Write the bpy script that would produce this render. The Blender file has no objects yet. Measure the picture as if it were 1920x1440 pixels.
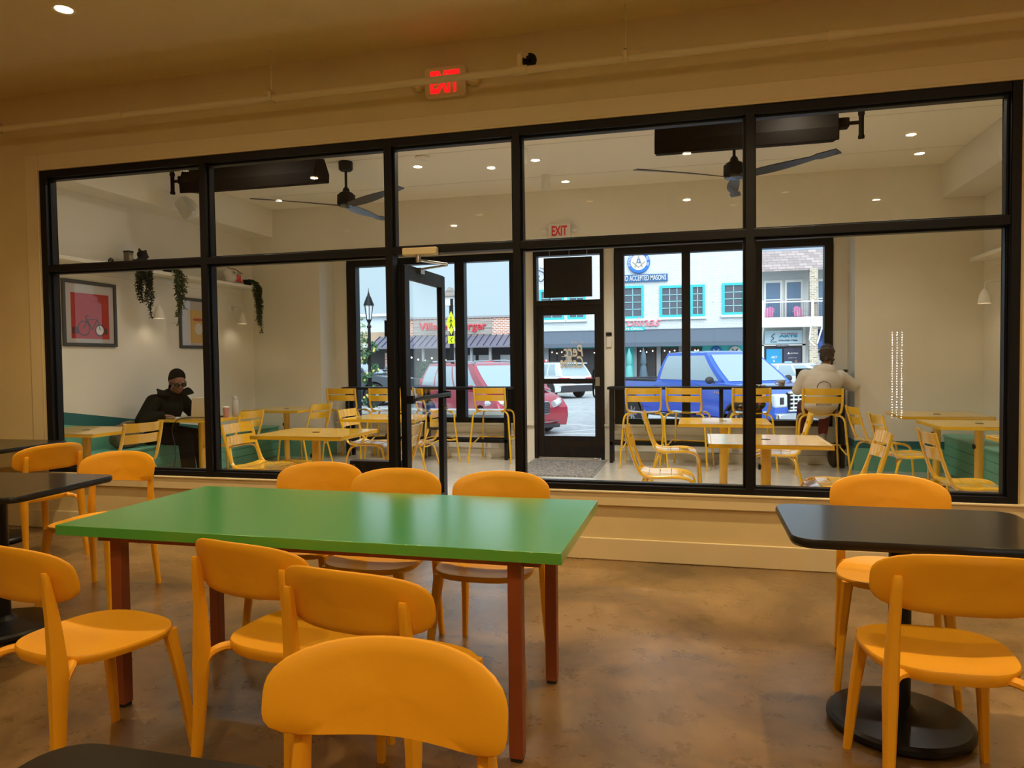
import bpy, bmesh, math, random
from mathutils import Vector, Matrix
PI = math.pi
S = bpy.context.scene
COL = S.collection
random.seed(7)

# ------------------------------------------------------------------ camera
CAM_H = 1.37
YAW, PITCH, ROLL = math.radians(14.3126), math.radians(-1.9336), math.radians(-0.6342)
fwd = Vector((-math.sin(YAW)*math.cos(PITCH), math.cos(YAW)*math.cos(PITCH), math.sin(PITCH)))
r0 = Vector((math.cos(YAW), math.sin(YAW), 0)); u0 = r0.cross(fwd)
rt = math.cos(ROLL)*r0 + math.sin(ROLL)*u0
up = -math.sin(ROLL)*r0 + math.cos(ROLL)*u0
cd = bpy.data.cameras.new('camera'); cam = bpy.data.objects.new('camera', cd); COL.objects.link(cam)
cd.sensor_width = 36; cd.lens = 1358.99/1920*36; cd.clip_start = 0.05; cd.clip_end = 400
m = Matrix((rt, up, -fwd)).transposed().to_4x4(); m.translation = (0, 0, CAM_H)
cam.matrix_world = m
S.camera = cam

# ------------------------------------------------------------------ world, exposure, lamps for the day outside
S.view_settings.view_transform = 'Standard'; S.view_settings.look = 'None'
S.view_settings.gamma = 1.0; S.view_settings.exposure = 0.0
S.view_settings.use_curve_mapping = False
cy = S.cycles
cy.use_denoising = True
cy.max_bounces = 9; cy.diffuse_bounces = 5; cy.glossy_bounces = 4; cy.transmission_bounces = 6
cy.transparent_max_bounces = 24; cy.sample_clamp_indirect = 4.0; cy.caustics_reflective = False; cy.caustics_refractive = False
W = bpy.data.worlds.new('sky'); S.world = W; W.use_nodes = True
wn = W.node_tree.nodes; wl = W.node_tree.links
bg = wn['Background']
tc = wn.new('ShaderNodeTexCoord'); sx = wn.new('ShaderNodeSeparateXYZ'); cr = wn.new('ShaderNodeValToRGB')
wl.new(tc.outputs['Generated'], sx.inputs[0]); wl.new(sx.outputs['Z'], cr.inputs[0]); wl.new(cr.outputs[0], bg.inputs[0])
cr.color_ramp.elements[0].position = 0.0; cr.color_ramp.elements[0].color = (0.50, 0.68, 0.78, 1)
cr.color_ramp.elements[1].position = 0.5; cr.color_ramp.elements[1].color = (0.55, 0.74, 0.90, 1)
bg.inputs[1].default_value = 1.28
SUN = bpy.data.lights.new('overcast_sun', 'SUN'); SUN.energy = 4.6; SUN.angle = math.radians(70); SUN.color = (0.92, 0.97, 1.0)
so = bpy.data.objects.new('overcast_sun', SUN); COL.objects.link(so); so.rotation_euler = (math.radians(48), 0, math.radians(20))

# ------------------------------------------------------------------ materials
MT = {}
def mat(name, col=(.5, .5, .5), rough=.5, metal=0., spec=.5, emit=None, estr=1., coat=0.):
    if name in MT: return MT[name]
    M = bpy.data.materials.new(name); M.use_nodes = True
    b = M.node_tree.nodes['Principled BSDF']
    b.inputs['Base Color'].default_value = (*col, 1); b.inputs['Roughness'].default_value = rough
    b.inputs['Metallic'].default_value = metal; b.inputs['Specular IOR Level'].default_value = spec
    b.inputs['Coat Weight'].default_value = coat; b.inputs['Coat Roughness'].default_value = .08
    if emit: b.inputs['Emission Color'].default_value = (*emit, 1); b.inputs['Emission Strength'].default_value = estr
    MT[name] = M; return M
def nodes(M): return M.node_tree.nodes, M.node_tree.links, M.node_tree.nodes['Principled BSDF']
def noisy(M, c1, c2, scale=5, detail=4, lo=.35, hi=.65, bump=0., bscale=60, rough=None, dist=0., stretch=(1, 1, 1)):
    n, l, b = nodes(M)
    t = n.new('ShaderNodeTexCoord'); mp = n.new('ShaderNodeMapping'); mp.inputs['Scale'].default_value = stretch
    l.new(t.outputs['Object'], mp.inputs[0])
    nz = n.new('ShaderNodeTexNoise'); nz.inputs['Scale'].default_value = scale; nz.inputs['Detail'].default_value = detail
    nz.inputs['Distortion'].default_value = dist; l.new(mp.outputs[0], nz.inputs['Vector'])
    r = n.new('ShaderNodeValToRGB'); r.color_ramp.elements[0].position = lo; r.color_ramp.elements[1].position = hi
    r.color_ramp.elements[0].color = (*c1, 1); r.color_ramp.elements[1].color = (*c2, 1)
    l.new(nz.outputs[0], r.inputs[0]); l.new(r.outputs[0], b.inputs['Base Color'])
    if bump:
        n2 = n.new('ShaderNodeTexNoise'); n2.inputs['Scale'].default_value = bscale; n2.inputs['Detail'].default_value = 3
        l.new(mp.outputs[0], n2.inputs['Vector'])
        bp = n.new('ShaderNodeBump'); bp.inputs['Strength'].default_value = bump; bp.inputs['Distance'].default_value = .01
        l.new(n2.outputs[0], bp.inputs['Height']); l.new(bp.outputs[0], b.inputs['Normal'])
    if rough:
        mr = n.new('ShaderNodeMapRange'); mr.inputs[3].default_value = rough[0]; mr.inputs[4].default_value = rough[1]
        l.new(nz.outputs[0], mr.inputs[0]); l.new(mr.outputs[0], b.inputs['Roughness'])
    return M
def bricky(M, c1, c2, mortar, w=.2, h=.07, axis='x', mort=.012, bump=.3):
    n, l, b = nodes(M)
    t = n.new('ShaderNodeTexCoord'); s = n.new('ShaderNodeSeparateXYZ'); c = n.new('ShaderNodeCombineXYZ')
    l.new(t.outputs['Object'], s.inputs[0]); l.new(s.outputs['X' if axis == 'x' else 'Y'], c.inputs[0]); l.new(s.outputs['Z'], c.inputs[1])
    k = n.new('ShaderNodeTexBrick'); k.inputs['Scale'].default_value = 1; k.inputs['Brick Width'].default_value = w
    k.inputs['Row Height'].default_value = h; k.inputs['Mortar Size'].default_value = mort
    k.inputs['Color1'].default_value = (*c1, 1); k.inputs['Color2'].default_value = (*c2, 1); k.inputs['Mortar'].default_value = (*mortar, 1)
    l.new(c.outputs[0], k.inputs[0]); l.new(k.outputs['Color'], b.inputs['Base Color'])
    bp = n.new('ShaderNodeBump'); bp.inputs['Strength'].default_value = bump; bp.inputs['Distance'].default_value = .01; bp.invert = True
    l.new(k.outputs['Fac'], bp.inputs['Height']); l.new(bp.outputs[0], b.inputs['Normal'])
    return M
def glassy(name, tint=(1, 1, 1), refl=(1, 1, 1), rough=0., ior=1.45):
    if name in MT: return MT[name]
    M = bpy.data.materials.new(name); M.use_nodes = True; n = M.node_tree.nodes; l = M.node_tree.links
    n.remove(n['Principled BSDF']); o = n['Material Output']
    t = n.new('ShaderNodeBsdfTransparent'); t.inputs[0].default_value = (*tint, 1)
    g = n.new('ShaderNodeBsdfGlossy'); g.inputs['Roughness'].default_value = rough; g.inputs['Color'].default_value = (*refl, 1)
    f = n.new('ShaderNodeFresnel'); f.inputs[0].default_value = ior; mx = n.new('ShaderNodeMixShader')
    ge = n.new('ShaderNodeNewGeometry'); iv = n.new('ShaderNodeMath'); iv.operation = 'SUBTRACT'; iv.inputs[0].default_value = 1.0; l.new(ge.outputs['Backfacing'], iv.inputs[1])
    mu = n.new('ShaderNodeMath'); mu.operation = 'MULTIPLY'; l.new(f.outputs[0], mu.inputs[0]); l.new(iv.outputs[0], mu.inputs[1])
    l.new(mu.outputs[0], mx.inputs[0]); l.new(t.outputs[0], mx.inputs[1]); l.new(g.outputs[0], mx.inputs[2]); l.new(mx.outputs[0], o.inputs[0])
    MT[name] = M; return M

m_wall = mat('cream_wall_paint', (.72, .60, .34), .6)
noisy(m_wall, (.70, .575, .31), (.74, .61, .34), 3, bump=.05, bscale=120)
m_ceil = mat('cream_ceiling_paint', (.82, .69, .43), .8); noisy(m_ceil, (.80, .67, .41), (.84, .71, .45), 2, bump=.15, bscale=90)
m_porch = mat('porch_wall_paint', (.74, .69, .58), .5); noisy(m_porch, (.77, .74, .66), (.80, .77, .69), 2, bump=.03, bscale=100)
m_pceil = mat('porch_ceiling_paint', (.86, .82, .72), .7)
m_trimw = mat('painted_wood_trim', (.74, .62, .38), .45)
m_floor = mat('stained_concrete', (.3, .2, .1), .3)
def floor_nodes(M, pal, rlo, rhi, spec=.5, stain=.7, fine=.8):
    n, l, b = nodes(M); b.inputs['Specular IOR Level'].default_value = spec; b.inputs['Coat Weight'].default_value = .8; b.inputs['Coat Roughness'].default_value = .25; b.inputs['Coat IOR'].default_value = 1.6
    t = n.new('ShaderNodeTexCoord')
    a = n.new('ShaderNodeTexNoise'); a.inputs['Scale'].default_value = 1.1; a.inputs['Detail'].default_value = 8; a.inputs['Roughness'].default_value = .62; a.inputs['Distortion'].default_value = .5
    c = n.new('ShaderNodeTexNoise'); c.inputs['Scale'].default_value = 7; c.inputs['Detail'].default_value = 8; c.inputs['Roughness'].default_value = .7
    d = n.new('ShaderNodeTexNoise'); d.inputs['Scale'].default_value = 60; d.inputs['Detail'].default_value = 4
    for x in (a, c, d): l.new(t.outputs['Object'], x.inputs['Vector'])
    r1 = n.new('ShaderNodeValToRGB'); e = r1.color_ramp.elements
    e[0].position = .33; e[0].color = (*pal[0], 1); e[1].position = .68; e[1].color = (*pal[2], 1)
    em = r1.color_ramp.elements.new(.5); em.color = (*pal[1], 1)
    l.new(a.outputs[0], r1.inputs[0])
    r2 = n.new('ShaderNodeValToRGB'); r2.color_ramp.elements[0].position = .3; r2.color_ramp.elements[0].color = (.55, .5, .45, 1)
    r2.color_ramp.elements[1].position = .62; r2.color_ramp.elements[1].color = (1.12, 1.08, 1.0, 1)
    l.new(c.outputs[0], r2.inputs[0])
    mx = n.new('ShaderNodeMix'); mx.data_type = 'RGBA'; mx.blend_type = 'MULTIPLY'; mx.inputs[0].default_value = fine
    l.new(r1.outputs[0], mx.inputs[6]); l.new(r2.outputs[0], mx.inputs[7])
    # blotchy stains
    v = n.new('ShaderNodeTexNoise'); v.inputs['Scale'].default_value = 1.7; v.inputs['Detail'].default_value = 10; v.inputs['Roughness'].default_value = .68
    nd = n.new('ShaderNodeVectorMath'); nd.operation = 'ADD'
    sc = n.new('ShaderNodeVectorMath'); sc.operation = 'SCALE'; sc.inputs['Scale'].default_value = .35
    l.new(c.outputs[1], sc.inputs[0]); l.new(t.outputs['Object'], nd.inputs[0]); l.new(sc.outputs[0], nd.inputs[1]); l.new(nd.outputs[0], v.inputs['Vector'])
    r3 = n.new('ShaderNodeValToRGB'); r3.color_ramp.elements[0].position = .31; r3.color_ramp.elements[0].color = (.50, .44, .38, 1)
    r3.color_ramp.elements[1].position = .50; r3.color_ramp.elements[1].color = (1, 1, 1, 1); l.new(v.outputs[0], r3.inputs[0])
    m2 = n.new('ShaderNodeMix'); m2.data_type = 'RGBA'; m2.blend_type = 'MULTIPLY'; m2.inputs[0].default_value = stain
    l.new(mx.outputs[2], m2.inputs[6]); l.new(r3.outputs[0], m2.inputs[7]); l.new(m2.outputs[2], b.inputs['Base Color'])
    mr = n.new('ShaderNodeMapRange'); mr.inputs[1].default_value = .3; mr.inputs[2].default_value = .7; mr.inputs[3].default_value = rlo; mr.inputs[4].default_value = rhi
    l.new(c.outputs[0], mr.inputs[0]); l.new(mr.outputs[0], b.inputs['Roughness'])
    bp = n.new('ShaderNodeBump'); bp.inputs['Strength'].default_value = .12; bp.inputs['Distance'].default_value = .004
    l.new(d.outputs[0], bp.inputs['Height']); l.new(bp.outputs[0], b.inputs['Normal'])
floor_nodes(m_floor, ((.075, .040, .014), (.20, .115, .040), (.38, .235, .095)), .22, .40, fine=.5)
m_pfloor = mat('grey_concrete', (.4, .38, .33), .3); floor_nodes(m_pfloor, ((.50, .47, .41), (.56, .53, .47), (.62, .59, .53)), .24, .27, stain=.0, fine=.15)
m_black = mat('black_anodised_frame', (.007, .007, .009), .42, spec=.22)
m_black2 = mat('black_powder_coat', (.007, .007, .008), .5, spec=.25)
m_heater = mat('dark_brown_heater_metal', (.008, .006, .004), .7, spec=.06)
m_glass = glassy('clear_glass', (.985, .99, .99), ior=1.34)
m_yel = mat('orange_yellow_plastic', (.86, .40, .014), .42, spec=.4)
m_yel2 = mat('yellow_powder_coated_steel', (.74, .43, .012), .25, spec=.6, coat=.9); m_yel2.node_tree.nodes['Principled BSDF'].inputs['Coat IOR'].default_value = 1.7
m_green = mat('green_laminate', (.045, .40, .05), .30, spec=1., coat=1.); m_green.node_tree.nodes['Principled BSDF'].inputs['Coat Roughness'].default_value = .20; m_green.node_tree.nodes['Principled BSDF'].inputs['Coat IOR'].default_value = 1.9
m_redleg = mat('rust_red_painted_steel', (.27, .065, .02), .4)
m_btop = mat('black_laminate_top', (.012, .010, .009), .28, spec=.5, coat=.3)
m_bedge = mat('black_vinyl_edge', (.008, .008, .008), .3)
m_base = mat('black_cast_iron', (.006, .006, .006), .36, spec=.3)
m_white = mat('white_plastic', (.75, .73, .68), .4)
m_wmetal = mat('white_enamel', (.80, .78, .72), .3)
m_teal = mat('teal_green_boards', (.15, .42, .31), .4); m_tealdk = mat('dark_teal_paint', (.014, .13, .14), .45)
m_red = mat('exit_red', (.7, .02, .03), .5)
m_redlit = mat('exit_red_lit', (.8, .01, .01), .5, emit=(1, .005, .008), estr=1.6)
m_leaf = mat('leaf_green', (.035, .075, .02), .5); m_leafdk = mat('leaf_dark', (.014, .022, .010), .5)
m_skin = mat('skin_brown', (.21, .10, .058), .5); m_skin2 = mat('skin_tan', (.30, .16, .10), .5)
m_hair = mat('hair_black', (.006, .005, .004), .9, spec=.1); m_hair2 = mat('hair_dark_brown', (.030, .016, .010), .5)
m_coat = mat('black_coat_fabric', (.006, .008, .006), .95, spec=.1); m_trou = mat('black_trouser_fabric', (.004, .005, .007), .95, spec=.1)
m_hood = mat('off_white_fleece', (.60, .56, .49), .95); m_mar = mat('maroon_fabric', (.12, .015, .02), .9)
m_alu = mat('brushed_aluminium', (.55, .55, .55), .3, metal=1.)
m_rub = mat('black_rubber', (.012, .012, .012), .7)
m_lamp = mat('warm_lamp_lens', (1, .9, .7), .5, emit=(1, .72, .38), estr=9.)
m_lampp = mat('white_lamp_lens', (1, .95, .85), .5, emit=(1, .84, .60), estr=6.)

# ------------------------------------------------------------------ mesh helpers
class MB:
    def __init__(s): s.v = []; s.f = []; s.m = []; s.cur = 0
    def add(s, vs, fs):
        o = len(s.v); s.v += [Vector(p) for p in vs]; s.f += [tuple(i+o for i in q) for q in fs]; s.m += [s.cur]*len(fs); return s
    def box(s, x0, x1, y0, y1, z0, z1):
        return s.add([(x, y, z) for z in (z0, z1) for y in (y0, y1) for x in (x0, x1)],
                     [(0, 2, 3, 1), (4, 5, 7, 6), (0, 1, 5, 4), (2, 6, 7, 3), (0, 4, 6, 2), (1, 3, 7, 5)])
    def hexa(s, b, t):   # 4 bottom corners ccw, 4 top corners ccw
        return s.add(list(b)+list(t), [(3, 2, 1, 0), (4, 5, 6, 7), (0, 1, 5, 4), (1, 2, 6, 5), (2, 3, 7, 6), (3, 0, 4, 7)])
    def prism(s, poly, axis, t0, t1):   # poly in the plane across axis: x->(y,z) y->(x,z) z->(x,y)
        g = {'x': lambda p, t: (t, p[0], p[1]), 'y': lambda p, t: (p[0], t, p[1]), 'z': lambda p, t: (p[0], p[1], t)}[axis]
        n = len(poly); vs = [g(p, t0) for p in poly]+[g(p, t1) for p in poly]
        return s.add(vs, [tuple(range(n)), tuple(range(2*n-1, n-1, -1))]+[(i, i+n, (i+1) % n+n, (i+1) % n) for i in range(n)])
    def tube(s, pts, r, n=8, closed=False, cap=True, flat=None):
        P = [Vector(p) for p in pts]; k = len(P); R = r if isinstance(r, (list, tuple)) else [r]*k
        T = []
        for i in range(k):
            a = P[(i-1) % k] if (closed or i > 0) else P[i]; b = P[(i+1) % k] if (closed or i < k-1) else P[i]
            T.append((b-a).normalized())
        up_ = Vector((0, 0, 1)) if abs(T[0].z) < .9 else Vector((1, 0, 0))
        N = (up_-T[0]*up_.dot(T[0])).normalized(); vs = []
        for i in range(k):
            N = (N-T[i]*N.dot(T[i])).normalized(); B = T[i].cross(N)
            for j in range(n):
                a = 2*PI*j/n+(PI/n if n == 4 else 0); q = R[i]
                vs.append(P[i]+(N*math.cos(a)*(flat or 1)+B*math.sin(a))*q)
        fs = []
        for i in range(k if closed else k-1):
            for j in range(n):
                a = i*n+j; b = i*n+(j+1) % n; i2 = (i+1) % k
                fs.append((a, b, i2*n+(j+1) % n, i2*n+j))
        if cap and not closed: fs += [tuple(range(n-1, -1, -1)), tuple((k-1)*n+j for j in range(n))]
        return s.add(vs, fs)
    def lathe(s, prof, n=24, c=(0, 0, 0), axis='z', cap=True):
        vs = []; c = Vector(c)
        for r, z in prof:
            for j in range(n):
                a = 2*PI*j/n; x, y = r*math.cos(a), r*math.sin(a)
                vs.append(c+Vector({'z': (x, y, z), 'y': (x, z, y), 'x': (z, x, y)}[axis]))
        k = len(prof); fs = [(i*n+j, i*n+(j+1) % n, (i+1)*n+(j+1) % n, (i+1)*n+j) for i in range(k-1) for j in range(n)]
        if cap and prof[0][0] > 1e-5: fs.append(tuple(range(n-1, -1, -1)))
        if cap and prof[-1][0] > 1e-5: fs.append(tuple((k-1)*n+j for j in range(n)))
        return s.add(vs, fs)
    def cyl(s, p0, p1, r0, r1=None, n=16): return s.tube([p0, p1], [r0, r0 if r1 is None else r1], n)
    def ell(s, c, r, n=14, R=None):
        vs = []; fs = []; c = Vector(c); h = n//2+1
        for i in range(h+1):
            t = PI*i/h
            for j in range(n):
                a = 2*PI*j/n; p = Vector((r[0]*math.sin(t)*math.cos(a), r[1]*math.sin(t)*math.sin(a), r[2]*math.cos(t)))
                vs.append(c+(R @ p if R else p))
        for i in range(h):
            for j in range(n): fs.append((i*n+j, (i+1)*n+j, (i+1)*n+(j+1) % n, i*n+(j+1) % n))
        return s.add(vs, fs)
    def limb(s, p0, p1, r0, r1, n=12):
        s.cyl(p0, p1, r0, r1, n); s.ell(p0, (r0,)*3, n); s.ell(p1, (r1,)*3, n); return s
    def sheet(s, f, nu, nv, t):   # f(u,v)->(pos, normal); closed slab of thickness t
        top = []; bot = []
        for i in range(nu+1):
            for j in range(nv+1):
                p, n_ = f(i/nu, j/nv); p = Vector(p); n_ = Vector(n_).normalized(); top.append(p+n_*t/2); bot.append(p-n_*t/2)
        K = len(top); id_ = lambda i, j: i*(nv+1)+j; fs = []
        for i in range(nu):
            for j in range(nv):
                fs.append((id_(i, j), id_(i+1, j), id_(i+1, j+1), id_(i, j+1)))
                fs.append(tuple(K+q for q in (id_(i, j+1), id_(i+1, j+1), id_(i+1, j), id_(i, j))))
        ring = [id_(i, 0) for i in range(nu+1)]+[id_(nu, j) for j in range(1, nv+1)]+[id_(i, nv) for i in range(nu-1, -1, -1)]+[id_(0, j) for j in range(nv-1, 0, -1)]
        for a, b in zip(ring, ring[1:]+ring[:1]): fs.append((b, a, a+K, b+K))
        return s.add(top+bot, fs)
    def xf(s, M, i0=0):
        for i in range(i0, len(s.v)): s.v[i] = M @ s.v[i]
        return s
    def build(s, name, mt, parent=None, smooth=True, bevel=0., ang=35, subd=0):
        me = bpy.data.meshes.new(name); me.from_pydata([tuple(v) for v in s.v], [], s.f); me.validate()
        bm = bmesh.new(); bm.from_mesh(me); bmesh.ops.remove_doubles(bm, verts=bm.verts, dist=1e-5)
        bmesh.ops.recalc_face_normals(bm, faces=bm.faces); bm.to_mesh(me); bm.free()
        ms = mt if isinstance(mt, (list, tuple)) else [mt]
        for x in ms: me.materials.append(x)
        if smooth:
            me.polygons.foreach_set('use_smooth', [True]*len(me.polygons)); me.set_sharp_from_angle(angle=math.radians(ang))
        o = bpy.data.objects.new(name, me); COL.objects.link(o)
        if parent: o.parent = parent
        if bevel:
            b = o.modifiers.new('b', 'BEVEL'); b.width = bevel; b.segments = 2; b.limit_method = 'ANGLE'; b.angle_limit = math.radians(50)
        if subd: o.modifiers.new('s', 'SUBSURF').levels = subd; o.modifiers['s'].render_levels = subd
        return o
def tag(o, label=None, cat=None, group=None, kind=None):
    if label: o['label'] = label
    if cat: o['category'] = cat
    if group: o['group'] = group
    if kind: o['kind'] = kind
    return o
def thing(name, label, cat, loc=(0, 0, 0), rz=0., group=None, kind=None):
    o = bpy.data.objects.new(name, None); COL.objects.link(o); o.empty_display_size = .1
    o.location = loc; o.rotation_euler = (0, 0, math.radians(rz)); return tag(o, label, cat, group, kind)
def struct(name, mb, mt, **k): return tag(mb.build(name, mt, **k), kind='structure')
def one(name, mb, mt, label, cat, group=None, **k): return tag(mb.build(name, mt, **k), label, cat, group)
def dup(o, parent=None):
    c = o.copy(); COL.objects.link(c)
    if parent: c.parent = parent
    for ch in list(o.children): dup(ch, c)
    return c
_first = {}
def place(maker, key, loc, rz, label, group=None):
    if key not in _first: _first[key] = maker(); o = _first[key]
    else: o = dup(_first[key])
    o.location = loc; o.rotation_euler = (0, 0, math.radians(rz)); o['label'] = label
    if group: o['group'] = group
    return o
def arc(c, r, a0, a1, n=8): return [(c[0]+r*math.cos(math.radians(a0+(a1-a0)*i/n)), c[1]+r*math.sin(math.radians(a0+(a1-a0)*i/n))) for i in range(n+1)]
def rrect(x0, x1, y0, y1, r, n=5):
    return arc((x1-r, y0+r), r, -90, 0, n)+arc((x1-r, y1-r), r, 0, 90, n)+arc((x0+r, y1-r), r, 90, 180, n)+arc((x0+r, y0+r), r, 180, 270, n)
def smoothpath(pts, n=6):
    P = [Vector(p) for p in pts]; out = []
    for i in range(len(P)-1):
        a = P[max(i-1, 0)]; b = P[i]; c = P[i+1]; d = P[min(i+2, len(P)-1)]
        for k in range(n):
            t = k/n; out.append(.5*((2*b)+(c-a)*t+(2*a-5*b+4*c-d)*t*t+(3*b-a-3*c+d)*t**3))
    return out+[P[-1]]
def text(name, s, mt, box, y, parent=None, ext=.01, mirror=False, shear=0., axis='y', bold=0., tagd=None, z_rot=None):
    """lettering fitted in box=(x0,x1,z0,z1), standing in the plane y, read from -y"""
    cu = bpy.data.curves.new(name, 'FONT'); cu.body = s; cu.extrude = ext; cu.shear = shear; cu.offset = bold; cu.resolution_u = 3
    cu.align_x = 'LEFT'; t = bpy.data.objects.new('tmp_text', cu); COL.objects.link(t)
    dg = bpy.context.evaluated_depsgraph_get(); me = bpy.data.meshes.new_from_object(t.evaluated_get(dg)); COL.objects.unlink(t); bpy.data.objects.remove(t)
    xs = [v.co.x for v in me.vertices]; ys = [v.co.y for v in me.vertices]; ax, bx, ay, by = min(xs), max(xs), min(ys), max(ys)
    x0, x1, z0, z1 = box
    for v in me.vertices:
        u = (v.co.x-ax)/(bx-ax); w = (v.co.y-ay)/max(by-ay, 1e-6)
        if mirror: u = 1-u
        X, Z, D = x0+u*(x1-x0), z0+w*(z1-z0), v.co.z
        v.co = (X, y-D, Z) if axis == 'y' else ((y+D, X, Z) if axis == 'x' else (X, Z, y+D))
    bm = bmesh.new(); bm.from_mesh(me); bmesh.ops.recalc_face_normals(bm, faces=bm.faces); bm.to_mesh(me); bm.free()
    me.materials.clear(); me.materials.append(mt); me.name = name
    o = bpy.data.objects.new(name, me); COL.objects.link(o)
    if parent: o.parent = parent
    return o
def disk(name, loc, energy, color, size=.09):
    L = bpy.data.lights.new(name, 'AREA'); L.shape = 'DISK'; L.size = size; L.energy = energy; L.color = color
    o = bpy.data.objects.new(name, L); COL.objects.link(o); o.location = loc; return o
def spot(name, loc, energy, color, size=2.2, blend=.6, rad=.05, aim=None):
    L = bpy.data.lights.new(name, 'SPOT'); L.energy = energy; L.color = color; L.spot_size = size; L.spot_blend = blend; L.shadow_soft_size = rad
    o = bpy.data.objects.new(name, L); COL.objects.link(o); o.location = loc
    return o
def fuse(mb, name, mt, parent=None, vox=.012, smooth=3):
    o = mb.build(name, mt, parent=None)
    r = o.modifiers.new('r', 'REMESH'); r.mode = 'VOXEL'; r.voxel_size = vox
    if smooth: q = o.modifiers.new('q', 'SMOOTH'); q.iterations = smooth; q.factor = .5
    dg = bpy.context.evaluated_depsgraph_get(); me = bpy.data.meshes.new_from_object(o.evaluated_get(dg))
    o.modifiers.clear(); old = o.data; o.data = me; me.polygons.foreach_set('use_smooth', [True]*len(me.polygons)); bpy.data.meshes.remove(old)
    me.name = name
    if not me.materials: me.materials.append(mt)
    if parent: o.parent = parent
    return o
# ================================================================== THE SETTING
YP0, YP1 = 4.91, 5.02          # partition wall
XL, XR = -6.28, 3.17           # porch side walls
YG, YF, YO = 9.36, 9.80, 9.95  # bulkhead plane, window wall inside, outside
ZC, ZM = 3.565, 3.60
struct('floor', MB().box(-7.5, 4.2, -4.2, 4.96, -.1, 0), m_floor)
struct('floor_porch', MB().box(-6.6, 3.5, 4.96, 10.05, -.1, 0), m_pfloor)
struct('ceiling', MB().box(-7.7, 4.4, -4.4, 5.02, ZM, ZM+.2), m_ceil)
struct('wall_left', MB().box(-7.7, -7.5, -4.4, 4.96, 0, ZM), m_wall)
struct('wall_right', MB().box(4.2, 4.4, -4.4, 4.96, 0, ZM), m_wall)
struct('wall_back', MB().box(-7.7, 4.4, -4.4, -4.2, 0, ZM), m_wall)
w = MB()
w.box(-7.7, -5.26, YP0, YP1, 0, ZM).box(1.85, 4.4, YP0, YP1, 0, ZM).box(-5.26, 1.85, YP0, YP1, 2.967, ZM)
w.box(-5.26, -2.184, YP0, YP1, 0, .476).box(-1.18, 1.85, YP0, YP1, 0, .476)
struct('wall_front', w, m_wall, smooth=False)
t = MB(); y0 = YP0-.022
t.box(-5.40, -5.26, y0, YP0, .476, 3.10).box(-5.26, 2.6, y0, YP0, 2.967, 3.10)
t.box(-5.275, -5.26, y0-.012, y0, .49, 2.98).box(-5.275, 2.6, y0-.012, y0, 2.967, 2.985)
struct('trim_1', t, m_trimw, bevel=.004)
for i, (a, b) in enumerate(((-5.40, -2.184), (-1.18, 4.2))):
    struct('trim_%d' % (2+i), MB().box(a, b, YP0-.03, YP0, .375, .476).box(a, b, YP0-.042, YP0, .462, .476), m_trimw, bevel=.004)
struct('baseboard_front', MB().box(-7.5, -2.184, YP0-.02, YP0, 0, .15).box(-1.18, 4.2, YP0-.02, YP0, 0, .15), m_trimw, bevel=.006)

# ---- the glazed partition between the room and the porch
fr = MB(); F0, F1 = 4.893, 4.99
bays = ((-5.20, -3.735), (-3.68, -2.184), (-2.13, -1.231), (-1.18, .306), (.356, 1.795))
fr.box(-5.26, -5.20, F0, F1, .476, 2.967).box(1.795, 1.85, F0, F1, .476, 2.967)
for a, b in ((-3.735, -3.68), (.306, .356)): fr.box(a, b, F0, F1, .476, 2.967)
for a, b in ((-2.184, -2.13), (-1.231, -1.18)): fr.box(a, b, F0, F1, 0, 2.967)
for a, b in bays:
    fr.box(a, b, F0, F1, 2.91, 2.967).box(a, b, F0, F1, 2.135, 2.187)
    if a != -2.13: fr.box(a, b, F0, F1, .476, .515)
for a, b in bays:                                            # glazing stops, a step back from the face
    zz = [(2.187, 2.91)]
    if a != -2.13: zz.append((.515, 2.135))
    for z0, z1 in zz:
        g = .014
        fr.box(a, a+g, 4.93, F1, z0, z1).box(b-g, b, 4.93, F1, z0, z1).box(a+g, b-g, 4.93, F1, z0, z0+g).box(a+g, b-g, 4.93, F1, z1-g, z1)
w1 = struct('window_1', fr, m_black, smooth=False, bevel=.0025)
for a, b in bays:
    MB().box(a+.01, b-.01, 4.952, 4.958, 2.197, 2.90).build('pane', m_glass, w1, smooth=False)
    if a != -2.13: MB().box(a+.01, b-.01, 4.952, 4.958, .525, 2.125).build('pane', m_glass, w1, smooth=False)

# ---- the open door of the partition
d = tag(bpy.data.objects.new('door_1', None), kind='structure'); COL.objects.link(d)
x0, x1, a, b = -2.125, -2.08, 4.995, 5.875
MB().box(x0, x1, a, a+.085, .012, 2.08).box(x0, x1, b-.085, b, .012, 2.08).box(x0, x1, a+.085, b-.085, 1.98, 2.08).box(x0, x1, a+.085, b-.085, .012, .25).build('door_frame', m_black, d, bevel=.003)
MB().box(-2.106, -2.099, a+.08, b-.08, .245, 1.985).build('pane', m_glass, d, smooth=False)
pb = MB().tube([(-2.04, a+.03, 1.075), (-2.025, a+.10, 1.085), (-2.025, b-.12, 1.085), (-2.04, b-.03, 1.085)], .017, 8); pb.box(-2.08, -2.03, a+.01, a+.05, 1.05, 1.11).box(-2.08, -2.03, b-.06, b-.02, 1.05, 1.11)
pb.build('push_bar', m_black, d)
MB().tube(smoothpath([(-2.13, b-.14, 1.06), (-2.19, b-.15, 1.05), (-2.19, b-.15, .86), (-2.19, b-.13, .80), (-2.13, b-.05, .79)], 4), .012, 8).build('door_handle', m_black, d)
MB().cyl((-2.08, b-.045, .97), (-2.055, b-.045, .97), .018, n=12).build('lock_cylinder', m_alu, d)
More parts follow.
